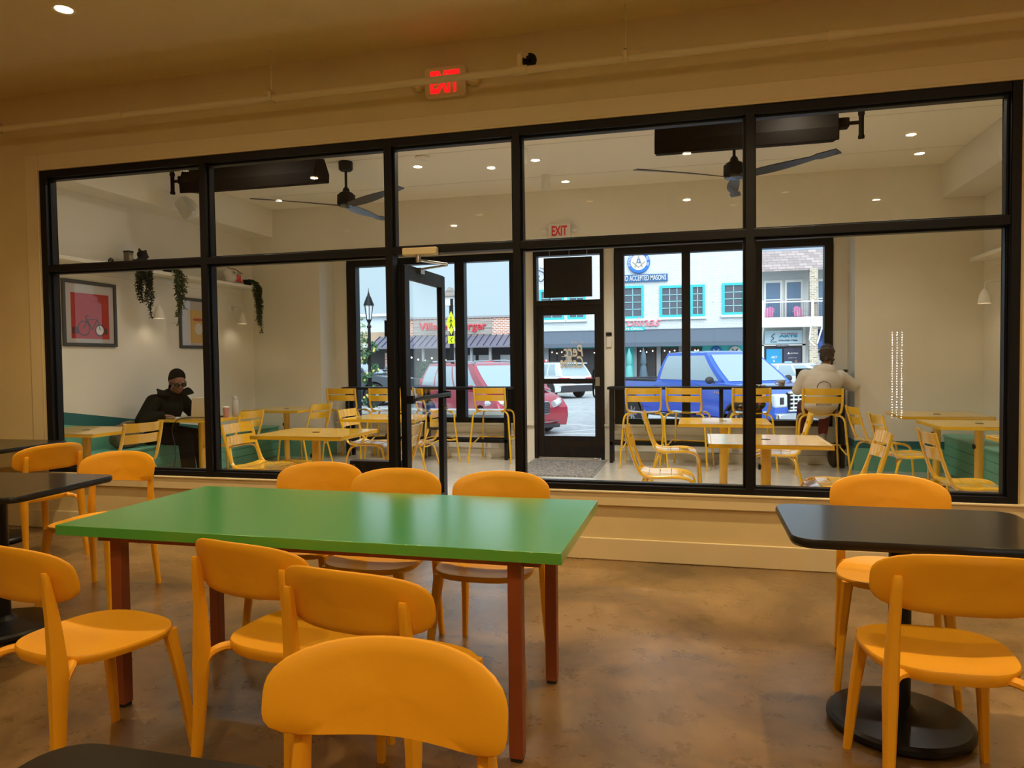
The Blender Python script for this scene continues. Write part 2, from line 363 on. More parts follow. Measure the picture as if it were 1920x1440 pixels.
cb = MB().box(-2.035, -1.775, 4.84, 4.893, 2.118, 2.172).build('closer_body', m_trimw, d, bevel=.008)
MB().cyl((-1.92, 4.865, 2.07), (-1.92, 4.865, 2.118), .018, n=12).tube([(-1.92, 4.865, 2.085), (-1.80, 5.14, 2.085)], .010, 6).tube([(-1.80, 5.14, 2.078), (-2.07, 5.30, 2.078)], .009, 6).box(-2.085, -2.055, 5.26, 5.34, 2.04, 2.085).build('closer_arm', m_alu, d)

# ---- porch shell
struct('wall_porch_left', MB().box(XL-.2, XL, YP1, YO, -.1, ZC+.1), m_porch)
struct('wall_porch_right', MB().box(XR, XR+.2, YP1, YO, -.1, ZC+.1), m_porch)
w = MB().box(XL, -5.2, YG, YO, 0, ZC).box(1.82, XR, YG, YO, 0, ZC).box(-5.2, 1.82, YG, YO, 2.89, ZC)
w.box(-2.42, -2.18, YF, YO, 0, 2.89).box(-1.21, -1.07, YF, YO, 0, 2.89).box(-5.2, -4.99, YF, YO, 0, 2.89).box(1.65, 1.82, YF, YO, 0, 2.89)
w.box(-4.99, -2.42, YF, YO, 0, .47).box(-1.07, 1.65, YF, YO, 0, .47).box(-4.99, -2.42, YF, YO, 2.85, 2.89).box(-2.18, -1.21, YF, YO, 2.85, 2.89).box(-1.07, 1.65, YF, YO, 2.85, 2.89)
struct('wall_porch_back', w, m_porch, smooth=False)
struct('ceiling_porch', MB().box(XL-.2, XR+.2, YP1, YO+.3, ZC, ZC+.25), m_pceil)
struct('trim_4', MB().box(XL, -5.93, YP1, YG, 3.165, ZC), m_porch, bevel=.004)
struct('trim_5', MB().box(2.74, XR, YP1, YG, 3.165, ZC), m_porch, bevel=.004)
struct('trim_6', MB().box(-5.93, 2.74, 7.33, 7.336, ZC-.002, ZC).box(-5.93, 2.74, 8.62, 8.626, ZC-.002, ZC), mat('seam_shadow_gap', (.60, .55, .46), .8), smooth=False)
# painted bands low on the porch walls
b = MB(); b.cur = 0
b.box(XL, -5.2, YG-.004, YG, 0, .27).box(1.82, XR, YG-.004, YG, 0, .27).box(-5.2, -5.196, YG, YF, 0, .27).box(1.816, 1.82, YG, YF, 0, .27)
b.prism([(YP1, .45), (YG, .27), (YG, .275), (YP1, .90)], 'x', XL, XL+.004)
struct('trim_7', b, m_teal, smooth=False)
b = MB(); b.box(XL, -5.2, YG-.005, YG, .27, .36).box(1.82, XR, YG-.005, YG, .27, .36).box(-5.2, -5.195, YG, YF, .27, .36).box(1.815, 1.82, YG, YF, .27, .36)
b.prism([(YP1, .90), (YG, .275), (YG, .365), (YP1, 1.04)], 'x', XL, XL+.005)
struct('trim_8', b, m_tealdk, smooth=False)
# window wall boards under the sills
for i, (a, c) in enumerate(((-5.2, -2.18), (-1.21, 1.82))):
    b = MB().box(a, c, YF-.05, YF+.0, .455, .485)
    for k in range(3): b.box(a, c, YF-.012, YF, .12+k*.112, .12+k*.112+.106)
    for x in (a, c-.09): b.box(x, x+.09, YF-.02, YF, 0, .455)
    b.box(a, c, YF-.022, YF, 0, .115)
    struct('baseboard_porch_%d' % (i+1), b, m_porch, bevel=.003)
# black window units of the street wall
def unit(n, x0, x1, z0, z1, gl):
    f = MB(); xs = [x0]+[q for g in gl for q in g]+[x1]
    gz0, gz1 = .555, 2.75
    f.box(x0, x1, YF-.02, YO-.03, z0, gz0).box(x0, x1, YF-.02, YO-.03, gz1, z1)
    for i in range(0, len(xs), 2): f.box(xs[i], xs[i+1], YF-.02, YO-.03, gz0, gz1)
    o = struct('window_%d' % n, f, m_black, smooth=False, bevel=.004)
    for a, b in gl: MB().box(a-.01, b+.01, YF+.05, YF+.056, gz0-.01, gz1+.01).build('pane', m_glass, o, smooth=False)
unit(2, -4.99, -2.42, .485, 2.85, ((-4.85, -4.27), (-4.13, -3.32), (-3.18, -2.52)))
unit(3, -1.07, .68, .485, 2.85, ((-.94, -.19), (-.08, .60)))
unit(4, .68, 1.65, .485, 2.85, ((.81, 1.55),))
# street door
d = tag(bpy.data.objects.new('door_2', None), kind='structure'); COL.objects.link(d)
f = MB().box(-2.18, -2.13, YF-.03, YO-.03, 0, 2.85).box(-1.26, -1.21, YF-.03, YO-.03, 0, 2.85).box(-2.13, -1.26, YF-.03, YO-.03, 2.78, 2.85).box(-2.13, -1.26, YF-.03, YO-.03, 2.10, 2.17)
f.build('door_frame', m_black, d, smooth=False, bevel=.003)
f = MB().box(-2.13, -2.05, YF, YF+.05, .02, 2.10).box(-1.34, -1.26, YF, YF+.05, .02, 2.10).box(-2.05, -1.34, YF, YF+.05, 1.97, 2.10).box(-2.05, -1.34, YF, YF+.05, .02, .31).box(-2.05, -1.34, YF, YF+.05, 1.03, 1.10)
f.build('door_leaf', m_black, d, smooth=False, bevel=.003)
MB().box(-2.06, -1.33, YF+.022, YF+.028, .30, 1.04).box(-2.06, -1.33, YF+.022, YF+.028, 1.09, 1.98).build('pane', m_glass, d, smooth=False)
MB().box(-2.135, -1.255, YF+.022, YF+.028, 2.165, 2.785).build('pane', m_glass, d, smooth=False)
MB().box(-2.11, -1.28, YF-.02, YF+.10, 0, .018).build('threshold', m_alu, d, bevel=.002)
MB().tube(smoothpath([(-1.31, YF+.05, 1.22), (-1.37, YF+.11, 1.21), (-1.38, YF+.12, 1.05), (-1.37, YF+.11, .86), (-1.31, YF+.05, .85)], 4), .012, 8).build('door_handle', m_black2, d)
MB().box(-1.33, -1.27, YF-.02, YF, 1.0, 1.12).cyl((-1.30, YF-.035, 1.04), (-1.30, YF-.02, 1.04), .014).build('lock', m_alu, d, bevel=.002)
m_decal = mat('cream_window_lettering', (.72, .68, .60), .6)
c = tag(bpy.data.objects.new('window_lettering', None), 'cream mirrored coffee shop lettering stuck on the glass of the street door', 'sign'); COL.objects.link(c)
text('lettering', 'Perc', m_decal, (-1.77, -1.50, 1.40, 1.56), YF+.018, c, ext=.001, mirror=True, shear=.2, bold=.02)
text('lettering', 'Coffee', m_decal, (-1.82, -1.50, 1.24, 1.41), YF+.018, c, ext=.001, mirror=True, shear=.2, bold=.02)
text('lettering', 'EST. 2018', m_decal, (-1.66, -1.50, 1.58, 1.605), YF+.018, c, ext=.001, mirror=True)
MB().box(-1.80, -1.62, YF+.016, YF+.018, 1.398, 1.408).build('underline', m_decal, c, smooth=False)
# benches along the porch side walls
def bench(label, xw, xf, ya, yb):
    lo, hi = min(xw, xf), max(xw, xf); s = 1 if xf < xw else -1
    o = thing('wall_bench', label, 'bench', ((lo+hi)/2, (ya+yb)/2, 0)); o.location = (0, 0, 0)
    MB().box(lo, hi, ya, yb, .425, .45).build('seat', m_teal, o, bevel=.006)
    f = MB(); xa = xf+s*.02
    for k in range(4): f.box(min(xa, xa+s*.02), max(xa, xa+s*.02), ya, yb, .015+k*.103, .015+k*.103+.099)
    f.box(min(xa+s*.02, xw), max(xa+s*.02, xw), ya+.01, yb-.01, 0, .425)
    f.build('front_boards', m_teal, o, bevel=.002); return o
bench('teal green boarded bench built along the wall under the red poster', XL+.006, -5.88, YP1+.01, YG-.01)
rb = bench('teal green boarded bench along the wall below the empty shelf', XR, 2.76, YP1+.01, YG-.01)
tag(MB().box(2.772, 2.779, 7.55, 7.63, .24, .36).box(2.770, 2.773, 7.575, 7.605, .26, .29).box(2.770, 2.773, 7.575, 7.605, .31, .34).build('outlet_cover', m_white, rb, bevel=.002), 'white outlet cover on the teal boards')
for nm, a, b, ya, yb, lab in (('wall_shelf', XL, -6.0, YP1, 9.1, 'long cream shelf carrying hanging plants above the posters'), ('wall_shelf', 2.94, XR, YP1, 9.1, 'empty cream shelf above the single wall lamp')):
    s_ = MB().box(a, b, ya, yb, 2.40, 2.44)
    e = XL if a == XL else XR
    s_.box(min(e, e+(.03 if e < 0 else -.03)), max(e, e+(.03 if e < 0 else -.03)), ya, yb, 2.33, 2.40)
    one(nm, s_, m_porch, lab, 'shelf', bevel=.004)
# ================================================================== FURNITURE MAKERS
def seat_outline(w, d, n=40, e=2.7, front=1.):
    out = []
    for i in range(n):
        a = 2*PI*i/n; c, s = math.cos(a), math.sin(a)
        k = (abs(c)**e+abs(s)**e)**(-1/e); x, y = k*c*w/2, k*s*d/2
        x *= 1+.10*(y/(d/2))*front; out.append((x, y))
    return out
def make_plastic_chair():
    r = thing('dining_chair', '', 'chair')
    # seat: dished shell
    out = seat_outline(.43, .43); rings = [1., .985, .93, .75, .5, .25, .02]; mb = MB(); n = len(out); vs = []
    def zt(q, y): return .452-.014*(1-q**2)*1.2+.012*max(0, -y/.21)**2+(-.006 if q > .99 else 0)
    for q in rings: vs += [(x*q, y*q, zt(q, y*q)) for x, y in out]
    nb = len(vs)
    for q, dz in ((1., -.010), (.97, -.026), (.5, -.030), (.02, -.030)): vs += [(x*q, y*q, .452+dz) for x, y in out]
    fs = []
    R_ = len(rings)
    for i in range(R_-1): fs += [(i*n+j, i*n+(j+1) % n, (i+1)*n+(j+1) % n, (i+1)*n+j) for j in range(n)]
    fs.append(tuple((R_-1)*n+j for j in range(n)))
    for i in range(3): fs += [(nb+i*n+(j+1) % n, nb+i*n+j, nb+(i+1)*n+j, nb+(i+1)*n+(j+1) % n) for j in range(n)]
    fs.append(tuple(nb+3*n+n-1-j for j in range(n)))
    fs += [(j, nb+j, nb+(j+1) % n, (j+1) % n) for j in range(n)]
    mb.add(vs, fs).build('seat', m_yel, r, ang=60)
    # backrest: wide rounded curved panel
    bo = []
    N = 44
    for i in range(N):
        a = 2*PI*i/N; c, s = math.cos(a), math.sin(a); e = 3.4
        k = (abs(c)**e+abs(s)**e)**(-1/e); x, z = k*c*.243, k*s*.088
        z += .016*(1-(x/.247)**2)*(1 if s > 0 else .75)
        bo.append((x, z))
    mb = MB(); vs = []
    def bp(x, z, t):
        yy = -.197-.078*(1-(x/.247)**2)+(.72-.72)-.21*z
        return (x, yy-t, .722+z)
    for t in (0, .012):
        for q in (1., .97, .7, .4, .03):
            vs += [bp(x*q, z*q, t+(.004 if t == 0 and q == 1. else (-.004 if q == 1. else 0))) for x, z in bo]
    n = N; fs = []
    for i in range(4):
        fs += [(i*n+j, (i+1)*n+j, (i+1)*n+(j+1) % n, i*n+(j+1) % n) for j in range(n)]
        o_ = 5*n; fs += [(o_+i*n+(j+1) % n, o_+(i+1)*n+(j+1) % n, o_+(i+1)*n+j, o_+i*n+j) for j in range(n)]
    fs.append(tuple(4*n+n-1-j for j in range(n))); fs.append(tuple(9*n+j for j in range(n)))
    fs += [(j, (j+1) % n, 5*n+(j+1) % n, 5*n+j) for j in range(n)]
    mb.add(vs, fs).build('backrest', m_yel, r, ang=60)
    for s in (-1, 1):
        # rear leg that runs on up behind the backrest
        P = [(s*.210, -.275, 0), (s*.200, -.255, .22), (s*.196, -.246, .40), (s*.194, -.245, .46), (s*.189, -.252, .60), (s*.185, -.266, .72), (s*.184, -.271, .752)]
        R_ = [(.012, .014), (.015, .019), (.019, .026), (.019, .026), (.015, .019), (.014, .012), (.010, .005)]
        mb = MB(); vs = []; Q = smoothpath(P, 4)
        for i, p in enumerate(Q):
            t = i/4; k = min(int(t), 5); f_ = t-k; a = R_[k][0]*(1-f_)+R_[k+1][0]*f_; b_ = R_[k][1]*(1-f_)+R_[k+1][1]*f_
            for u, v in ((-1, -.6), (-.6, -1), (.6, -1), (1, -.6), (1, .6), (.6, 1), (-.6, 1), (-1, .6)): vs.append((p.x+u*a, p.y+v*b_, p.z))
        n = 8; K = len(Q); fs = [(i*n+j, i*n+(j+1) % n, (i+1)*n+(j+1) % n, (i+1)*n+j) for i in range(K-1) for j in range(n)]+[tuple(range(n-1, -1, -1)), tuple((K-1)*n+j for j in range(n))]
        mb.add(vs, fs).build('leg', m_yel, r, ang=40)
        # curved bracket from the leg to the seat
        mb = MB(); mb.tube(smoothpath([(s*.196, -.242, .375), (s*.186, -.218, .418), (s*.155, -.180, .436), (s*.09, -.15, .438)], 4), .017, 8, flat=.75)
        mb.build('bracket', m_yel, r)
        P = [(s*.175, .155, .44), (s*.195, .185, .25), (s*.215, .215, 0)]; mb = MB(); vs = []; Q = smoothpath(P, 4); K = len(Q)
        for i, p in enumerate(Q):
            t = i/(K-1); a = .022*(1-t)+.0125*t
            for u, v in ((-1, -.6), (-.6, -1), (.6, -1), (1, -.6), (1, .6), (.6, 1), (-.6, 1), (-1, .6)): vs.append((p.x+u*a, p.y+v*a, p.z))
        mb.add(vs, [(i*n+j, (i+1)*n+j, (i+1)*n+(j+1) % n, i*n+(j+1) % n) for i in range(K-1) for j in range(n)]+[tuple(range(n)), tuple((K-1)*n+n-1-j for j in range(n))]).build('leg', m_yel, r, ang=40)
    return r
def slat(mb, f, w, t):   # f(u)->(center, across dir, normal)
    def g(u, v):
        c, d, n_ = f(u); return (Vector(c)+Vector(d)*(v-.5)*w, n_)
    mb.sheet(g, 8, 1, t)
def frame_rail(s, w, zs, zt, front=True):
    return smoothpath([(s*w*.97, -.285, zt), (s*w*.985, -.25, zt-.14), (s*w, -.205, zs+.10), (s*w, -.165, zs+.02), (s*w, -.09, zs-.008), (s*w, .08, zs-.003), (s*w, .18, zs-.012), (s*w, .235, zs-.045), (s*w, .255, zs-.11)], 4)
def make_metal_chair(seat_z=.44, top=.82, name='slatted_chair', legfac=1.):
    r = thing(name, '', 'chair'); W_ = .205; zs = seat_z
    for s in (-1, 1):
        mb = MB(); mb.tube(frame_rail(s, W_, zs, top), .0135, 8, flat=1.25); mb.build('side_rail', m_yel2, r)
        MB().tube(smoothpath([(s*W_, .255, zs-.11), (s*(W_+.012), .262, zs*.45), (s*(W_+.03), .272, 0)], 4), .0125, 8).build('leg', m_yel2, r)
        mb = MB().tube(smoothpath([(s*.13, -.10, zs-.025), (s*.18, -.115, zs-.03), (s*(W_+.015), -.15, zs-.07), (s*(W_+.03), -.19, zs*.5), (s*(W_+.045), -.245, 0)], 4), .0125, 8); mb.build('leg', m_yel2, r)
    MB().tube([(-.14, -.10, zs-.025), (.14, -.10, zs-.025)], .011, 8).build('cross_bar', m_yel2, r)
    for k, z in enumerate((top-.045, top-.15)):   # two curved back slats
        mb = MB(); yb = -.262 if k == 0 else -.232
        slat(mb, lambda u, z=z, yb=yb: ((-(.2)+.4*u, yb-.045*(1-(2*u-1)**2)-.002, z), (0, -.22, .97), (0, .97, .22)), .088, .006)
        mb.build('back_slat', m_yel2, r, ang=50)
    ys = ((-.15, .012, .16), (-.065, .0, 0.), (.025, .0, 0.), (.115, -.002, -.04), (.20, -.022, -.38))
    for y, dz, tl in ys:                          # five seat slats
        mb = MB(); ca, sa = math.cos(tl), math.sin(tl)
        slat(mb, lambda u, y=y, dz=dz, ca=ca, sa=sa: ((-.197+.394*u, y, zs+dz+.004-.012*(1-(2*u-1)**2)), (0, ca, sa*.9 if y > 0 else -sa), (0, -sa*.9 if y > 0 else sa, ca)), .083, .005)
        mb.build('seat_slat', m_yel2, r, ang=50)
    return r
def make_stool(): 
    zs, top = .70, 1.00; r = thing('bar_stool', '', 'stool'); W_ = .215
    for s in (-1, 1):
        P = smoothpath([(s*W_*.98, -.25, top), (s*W_*.985, -.235, top-.13), (s*W_*.97, -.20, zs+.06), (s*W_*.90, -.18, zs+.01), (s*.18, -.10, zs-.012)], 4)
        MB().tube(P, .0125, 8, flat=1.2).build('back_post', m_yel2, r)
        MB().tube(smoothpath([(s*.14, -.16, zs-.02), (s*.19, -.175, zs-.02), (s*.238, -.195, zs-.07), (s*.255, -.215, zs-.22), (s*.295, -.27, 0)], 5), .0125, 8).build('leg', m_yel2, r)
        MB().tube(smoothpath([(s*.14, .17, zs-.03), (s*.18, .19, zs-.03), (s*.215, .20, zs-.08), (s*.225, .21, zs-.25), (s*.255, .26, 0)], 5), .0125, 8).build('leg', m_yel2, r)
    MB().tube(smoothpath([(-.283, -.252, .235), (-.262, -.18, .24), (-.225, -.02, .30), (-.235, .215, .30), (.235, .215, .30), (.225, -.02, .30), (.262, -.18, .24), (.283, -.252, .235)], 3), .010, 8).build('footrest', m_yel2, r)
    for k, z in enumerate((top-.04, top-.135)):
        mb = MB(); yb = -.232 if k == 0 else -.218
        slat(mb, lambda u, z=z, yb=yb: ((-(.213)+.426*u, yb-.04*(1-(2*u-1)**2), z), (0, -.12, .99), (0, .99, .12)), .078, .006)
        mb.build('back_slat', m_yel2, r, ang=50)
    mb = MB(); mb.sheet(lambda u, v: (((u-.5)*.40*(1-.08*v), -.19+.38*v, zs-.012*math.sin(PI*u)-(.02*v**6)), (0, 0, 1)), 10, 8, .01); mb.build('seat', m_yel2, r, ang=50, bevel=0)
    return r
def make_slat_table():
    r = thing('slatted_table', '', 'table'); W_, D_, H = .84, .72, .75
    t = MB().box(-W_/2, W_/2, -D_/2, -D_/2+.02, H-.032, H).box(-W_/2, W_/2, D_/2-.02, D_/2, H-.032, H).box(-W_/2, -W_/2+.02, -D_/2, D_/2, H-.032, H).box(W_/2-.02, W_/2, -D_/2, D_/2, H-.032, H)
    n = 9; a = -D_/2+.02; st = (D_-.04)/n
    for i in range(n): t.box(-W_/2+.02, W_/2-.02, a+i*st+.002, a+(i+1)*st-.002, H-.012, H-.001)
    t.box(-.3, .3, -.3, .3, H-.035, H-.014)
    t.build('tabletop', m_yel2, r, smooth=False, bevel=.003)
    MB().lathe([(.038, .02), (.038, H-.03)], 20).build('pole', m_yel2, r)
    MB().lathe([(.001, H+.0005), (.03, H+.0005), (.034, H+.001), (.034, H-.002)], 20).build('parasol_hole', m_black2, r)
    MB().lathe([(.002, 0), (.022, .003), (.022, .02), (.01, .024)], 8, c=(-.055, 0, .54), axis='x').cyl((-.055, 0, .54), (-.03, 0, .54), .006).build('knob', m_rub, r)
    for k in range(4):
        A = PI/4+k*PI/2; mb = MB(); c, s = math.cos(A), math.sin(A); pc, ps = -s, c
        mb.hexa([(c*.02-pc*.05, s*.02-ps*.05, .012), (c*.40-pc*.022, s*.40-ps*.022, .012), (c*.40+pc*.022, s*.40+ps*.022, .012), (c*.02+pc*.05, s*.02+ps*.05, .012)],
                [(c*.02-pc*.045, s*.02-ps*.045, .075), (c*.40-pc*.018, s*.40-ps*.018, .03), (c*.40+pc*.018, s*.40+ps*.018, .03), (c*.02+pc*.045, s*.02+ps*.045, .075)])
        mb.build('foot', m_yel2, r, bevel=.004)
        f = MB().lathe([(.018, 0), (.018, .013)], 10, c=(c*.38, s*.38, 0)); f.build('glide', m_rub, r)
    return r
def make_cafe_table(W_, D_, base_off=(0, 0)):
    r = thing('cafe_table', '', 'table'); H = .75
    o = rrect(-W_/2, W_/2, -D_/2, D_/2, .075, 6)
    MB().prism(rrect(-W_/2+.004, W_/2-.004, -D_/2+.004, D_/2-.004, .072, 6), 'z', H-.006, H).build('tabletop', m_btop, r, bevel=.001)
    mb = MB(); n = len(o); vs = []
    for q, z in ((.992, H-.001), (1., H-.008), (1., H-.022), (.985, H-.032)): vs += [(x*q, y*q, z) for x, y in o]
    mb.add(vs, [(i*n+j, i*n+(j+1) % n, (i+1)*n+(j+1) % n, (i+1)*n+j) for i in range(3) for j in range(n)]+[tuple(range(3*n, 4*n))])
    mb.build('edge_band', m_bedge, r)
    bx, by = base_off
    MB().lathe([(.038, .03), (.038, H-.035), (.05, H-.034)], 24, c=(bx, by, 0)).box(bx-.14, bx+.14, by-.03, by+.03, H-.05, H-.033).build('pole', m_base, r)
    MB().lathe([(.235, .008), (.248, .02), (.247, .034), (.235, .045), (.19, .050), (.10, .056), (.06, .066), (.045, .085), (.038, .09)], 48, c=(bx, by, 0)).build('base', m_base, r)
    for k in range(4): MB().lathe([(.014, 0), (.012, .012)], 8, c=(bx+.2*math.cos(PI/4+k*PI/2), by+.2*math.sin(PI/4+k*PI/2), 0)).build('glide', m_alu, r)
    return r

# ================================================================== THE DINING ROOM
g = thing('dining_table', 'long green laminate table on rust red square legs', 'table', (-1.4125, 2.70, 0))
gx, gy = -1.4125, 2.70
MB().box(-.9925, .9925, -.4425, .4425, .712, .75).build('tabletop', m_green, g, bevel=.0015)
MB().box(-.90, .90, -.335, -.30, .668, .712).box(-.90, .90, .27, .305, .668, .712).box(-.86, -.82, -.33, .30, .668, .712).box(.80, .84, -.33, .30, .668, .712).build('under_frame', m_redleg, g, bevel=.002)
for x, y in ((.815, -.335), (.815, .28), (-.82, -.31), (-.82, .28)):
    q = MB().box(x-.024, x+.024, y-.024, y+.024, .012, .70).build('leg', m_redleg, g, bevel=.003)
    MB().box(x-.02, x+.02, y-.02, y+.02, 0, .012).build('foot_cap', m_rub, q)
GC = 'yellow moulded plastic dining chairs'
for x, y, rz, lab in (
        (-.565, 1.01, 181, 'yellow plastic chair standing nearest, its curved back towards the long green table'),
        (-.87, 2.0, -9, 'yellow plastic chair angled at the near side of the green table, overlapping its neighbour'),
        (-1.32, 2.20, -12, 'yellow plastic chair with half-shaded seat at the near side of the green table'),
        (-2.00, 2.02, -12, 'yellow plastic chair standing beyond the end of the green table near a black pedestal table'),
        (-3.42, 3.49, 190, 'brightly lit yellow plastic chair standing before the window with the laptop user'),
        (-4.58, 4.12, 78, 'yellow plastic chair in the corner, turned sideways to the black tables'),
        (-1.93, 3.26, 185, 'yellow plastic chair behind the green table, farthest from the open door of the three there'),
        (-1.455, 3.115, 179, 'yellow plastic chair behind the green table, middle one of the three there'),
        (-.915, 3.115, 179, 'yellow plastic chair behind the green table, in front of the door mullion'),
        (.80, 3.34, 171, 'yellow plastic chair between the black round-based table and the window wall'),
        (.725, 2.49, 1, 'yellow plastic chair seen from behind, tucked at the black round-based table')):
    place(make_plastic_chair, 'pc', (x, y, 0), rz, lab, GC)
GT = 'black pedestal tables'
place(lambda: make_cafe_table(.88, .63, (-.035, -.02)), 'ct1', (.755, 2.92, 0), 0, 'black rectangular pedestal table with a round iron base beside the yellow chair pair', GT)
place(lambda: make_cafe_table(.80, .70, (.05, -.08)), 'ct2', (-3.52, 3.00, 0), 4, 'black pedestal table past the end of the green table', GT)
place(None, 'ct2', (-5.36, 4.48, 0), 2, 'black pedestal table in the corner against the window wall', GT)
place(None, 'ct2', (-.62, .615, 0), 0, 'black pedestal table of which only a rounded corner shows, nearest of all', GT)

# ceiling sprinkler pipe with hangers, exit sign, recessed lamps
p = thing('sprinkler_pipe', 'cream painted sprinkler pipe running under the ceiling in front of the window wall', 'pipe', (0, 4.68, 3.26))
MB().cyl((-7.5, 0, 0), (4.2, 0, 0), .024, n=16).build('pipe', m_trimw, p)
for x in (-4.27, -1.12, .8): MB().cyl((x-.05, 0, 0), (x+.05, 0, 0), .031, n=16).build('coupling', m_trimw, p)
for x in (-5.42, -2.95, -.43, 2.2):
    h = MB().box(x-.012, x+.012, -.032, -.027, -.03, .05).box(x-.012, x+.012, .027, .032, -.03, .05).box(x-.012, x+.012, -.032, .032, .045, .052).box(x-.012, x+.012, -.032, .032, -.034, -.028)
    h.cyl((x, 0, .05), (x, 0, .345), .005, n=6); h.build('hanger', m_trimw, p, smooth=False)
sp = MB().cyl((-1.12, 0, .02), (-1.12, 0, .10), .02, n=12).tube(smoothpath([(-1.12, 0, .08), (-1.115, .02, .12), (-1.09, .07, .12)], 4), .019, 10)
sp.build('elbow', m_trimw, p)
MB().lathe([(.05, 0), (.045, .018), (.02, .022)], 20, c=(-1.075, .10, .10), axis='y').cyl((-1.075, .05, .10), (-1.075, .11, .10), .012).build('sprinkler_head', m_black2, p)
def make_exit(lit):
    r = thing('exit_sign', '', 'sign')
    MB().prism(rrect(-.15, .15, -.105, .105, .02, 4), 'y', -.05, 0).build('housing', m_white if not lit else m_trimw, r, bevel=.004)
    text('lettering', 'EXIT', m_redlit if lit else m_red, (-.105, .105, -.075, .075), -.052, r, ext=.003, bold=.03)
    for s in (-1, 1):
        h = MB().lathe([(.001, -.075), (.03, -.07), (.042, -.055), (.044, -.02), (.03, 0)], 18, c=(s*.205, 0, .0), axis='y').box(min(s*.14, s*.19), max(s*.14, s*.19), -.03, -.01, -.02, .01)
        h.build('emergency_lamp', m_white if not lit else m_trimw, r)
    return r
e1 = make_exit(True); e1.location = (-1.70, 4.91, 3.315); tag(e1, 'lit red exit sign on the cream wall above the open door, crossed by the pipe', 'sign')
e2 = make_exit(False); e2.location = (-1.72, YG, 3.03); tag(e2, 'white exit sign with red letters above the street door', 'sign')
e2.scale = (.97, .97, .85)
def make_downlight():
    r = thing('ceiling_light', '', 'lamp')
    MB().lathe([(.052, -.001), (.066, -.004), (.068, 0), (.05, 0), (.052, -.001)], 28, cap=False).build('trim_ring', m_wmetal, r)
    MB().lathe([(.001, -.0015), (.050, -.0015), (.050, .0)], 28).build('lens', m_lamp, r); return r
DL = [(-3.85, 3.80), (-1.62, 3.75), (.62, 3.80), (2.80, 3.8), (-5.75, 2.62), (-4.48, 1.92), (-2.3, 1.75), (-.1, 1.70), (2.1, 1.75), (-5.78, -1.49), (-3.88, -1.53), (-3.24, -.87), (-1.47, -.41), (-.13, -.68), (1.17, -.64), (.53, -1.28), (2.49, -1.49)]
for i, (x, y) in enumerate(DL):
    lab = 'small round recessed ceiling lamp in the dining room ceiling'
    if i == 0: lab = 'round recessed ceiling lamp glowing at the top edge over the corner tables'
    o = place(make_downlight, 'dl', (x, y, ZM), 0, lab, 'recessed lamps of the dining room ceiling')
LP = {5: 15, 6: 15, 7: 15, 8: 15, 10: 32, 13: 52, 16: 31}
for i, e_ in ((0, 60), (1, 26), (2, 70), (3, 20)): spot('dining_lamp', (DL[i][0], DL[i][1], ZM-.02), e_*3.4, (1., .74, .40), size=2.05, blend=1., rad=.04)
for i, e_ in LP.items(): disk('dining_lamp', (DL[i][0], DL[i][1], ZM-.012), e_, (1., .75, .42))
# ================================================================== THE PORCH
TG = 'yellow slatted square tables'; CG = 'yellow slatted metal chairs'; SG = 'yellow slatted bar stools'
for x, y, rz, lab in (
        (-5.59, 5.62, 0, 'yellow slatted table in front of the teal bench, under the red bicycle poster'),
        (-5.50, 7.15, 0, 'yellow slatted table carrying the open laptop'),
        (-3.25, 5.74, 0, 'yellow slatted table near the glazed partition beside the open door'),
        (-5.30, 8.60, -4, 'yellow slatted table in the far corner below the last hanging plant'),
        (-3.30, 7.44, 0, 'yellow slatted table in the middle of the porch seen through the open door'),
        (.25, 7.33, 0, 'yellow slatted table behind the pair of chairs, with the pickup truck beyond it'),
        (.50, 5.73, 0, 'yellow slatted table close to the glass with window light glaring on its top'),
        (2.44, 8.45, 0, 'yellow slatted table by the far corner of the porch below the wall lamp'),
        (2.46, 7.33, 0, 'yellow slatted table in front of the teal boards with the outlet'),
        (2.58, 5.95, 0, 'yellow slatted table of which just a corner tip shows at the window frame')):
    place(make_slat_table, 'st', (x, y, 0), rz, lab, TG)
for x, y, rz, lab in (
        (-5.30, 5.76, 80, 'yellow slatted chair with its back to the room, nearest the person at the laptop'),
        (-3.78, 5.75, -93, 'large-looking yellow slatted chair with striped glare on its back, next to the window mullion'),
        (-5.22, 7.32, 86, 'yellow slatted chair drawn up at the laptop table beside the cup'),
        (-5.06, 8.66, 80, 'yellow slatted chair standing against the pale window pier'),
        (-3.63, 7.62, -90, 'yellow slatted chair left of the middle porch table, white glare on its seat'),
        (-3.12, 7.72, 92, 'yellow slatted chair seen through the glass of the open door'),
        (-2.66, 5.86, 92, 'yellow slatted chair close behind the glass next to the black junction box'),
        (-.27, 5.96, -88, 'yellow slatted chair nearest the glass, in profile with white glare on its seat'),
        (-.24, 7.55, -87, 'yellow slatted chair in profile just behind another one, by the doormat'),
        (.77, 7.44, 84, 'yellow slatted chair with shiny white back, under the stool of the person in the hoodie'),
        (1.03, 5.73, 90, 'yellow slatted chair with shiny striped back, low behind the dining chair'),
        (1.92, 8.60, -84, 'yellow slatted chair against the window pier behind the seated person'),
        (1.92, 7.50, -86, 'yellow slatted chair pulled up to the table below the wall lamp'),
        (1.90, 5.84, -90, 'yellow slatted chair beside the teal boards, nearest the window frame')):
    place(make_metal_chair, 'mc', (x, y, 0), rz, lab, CG)
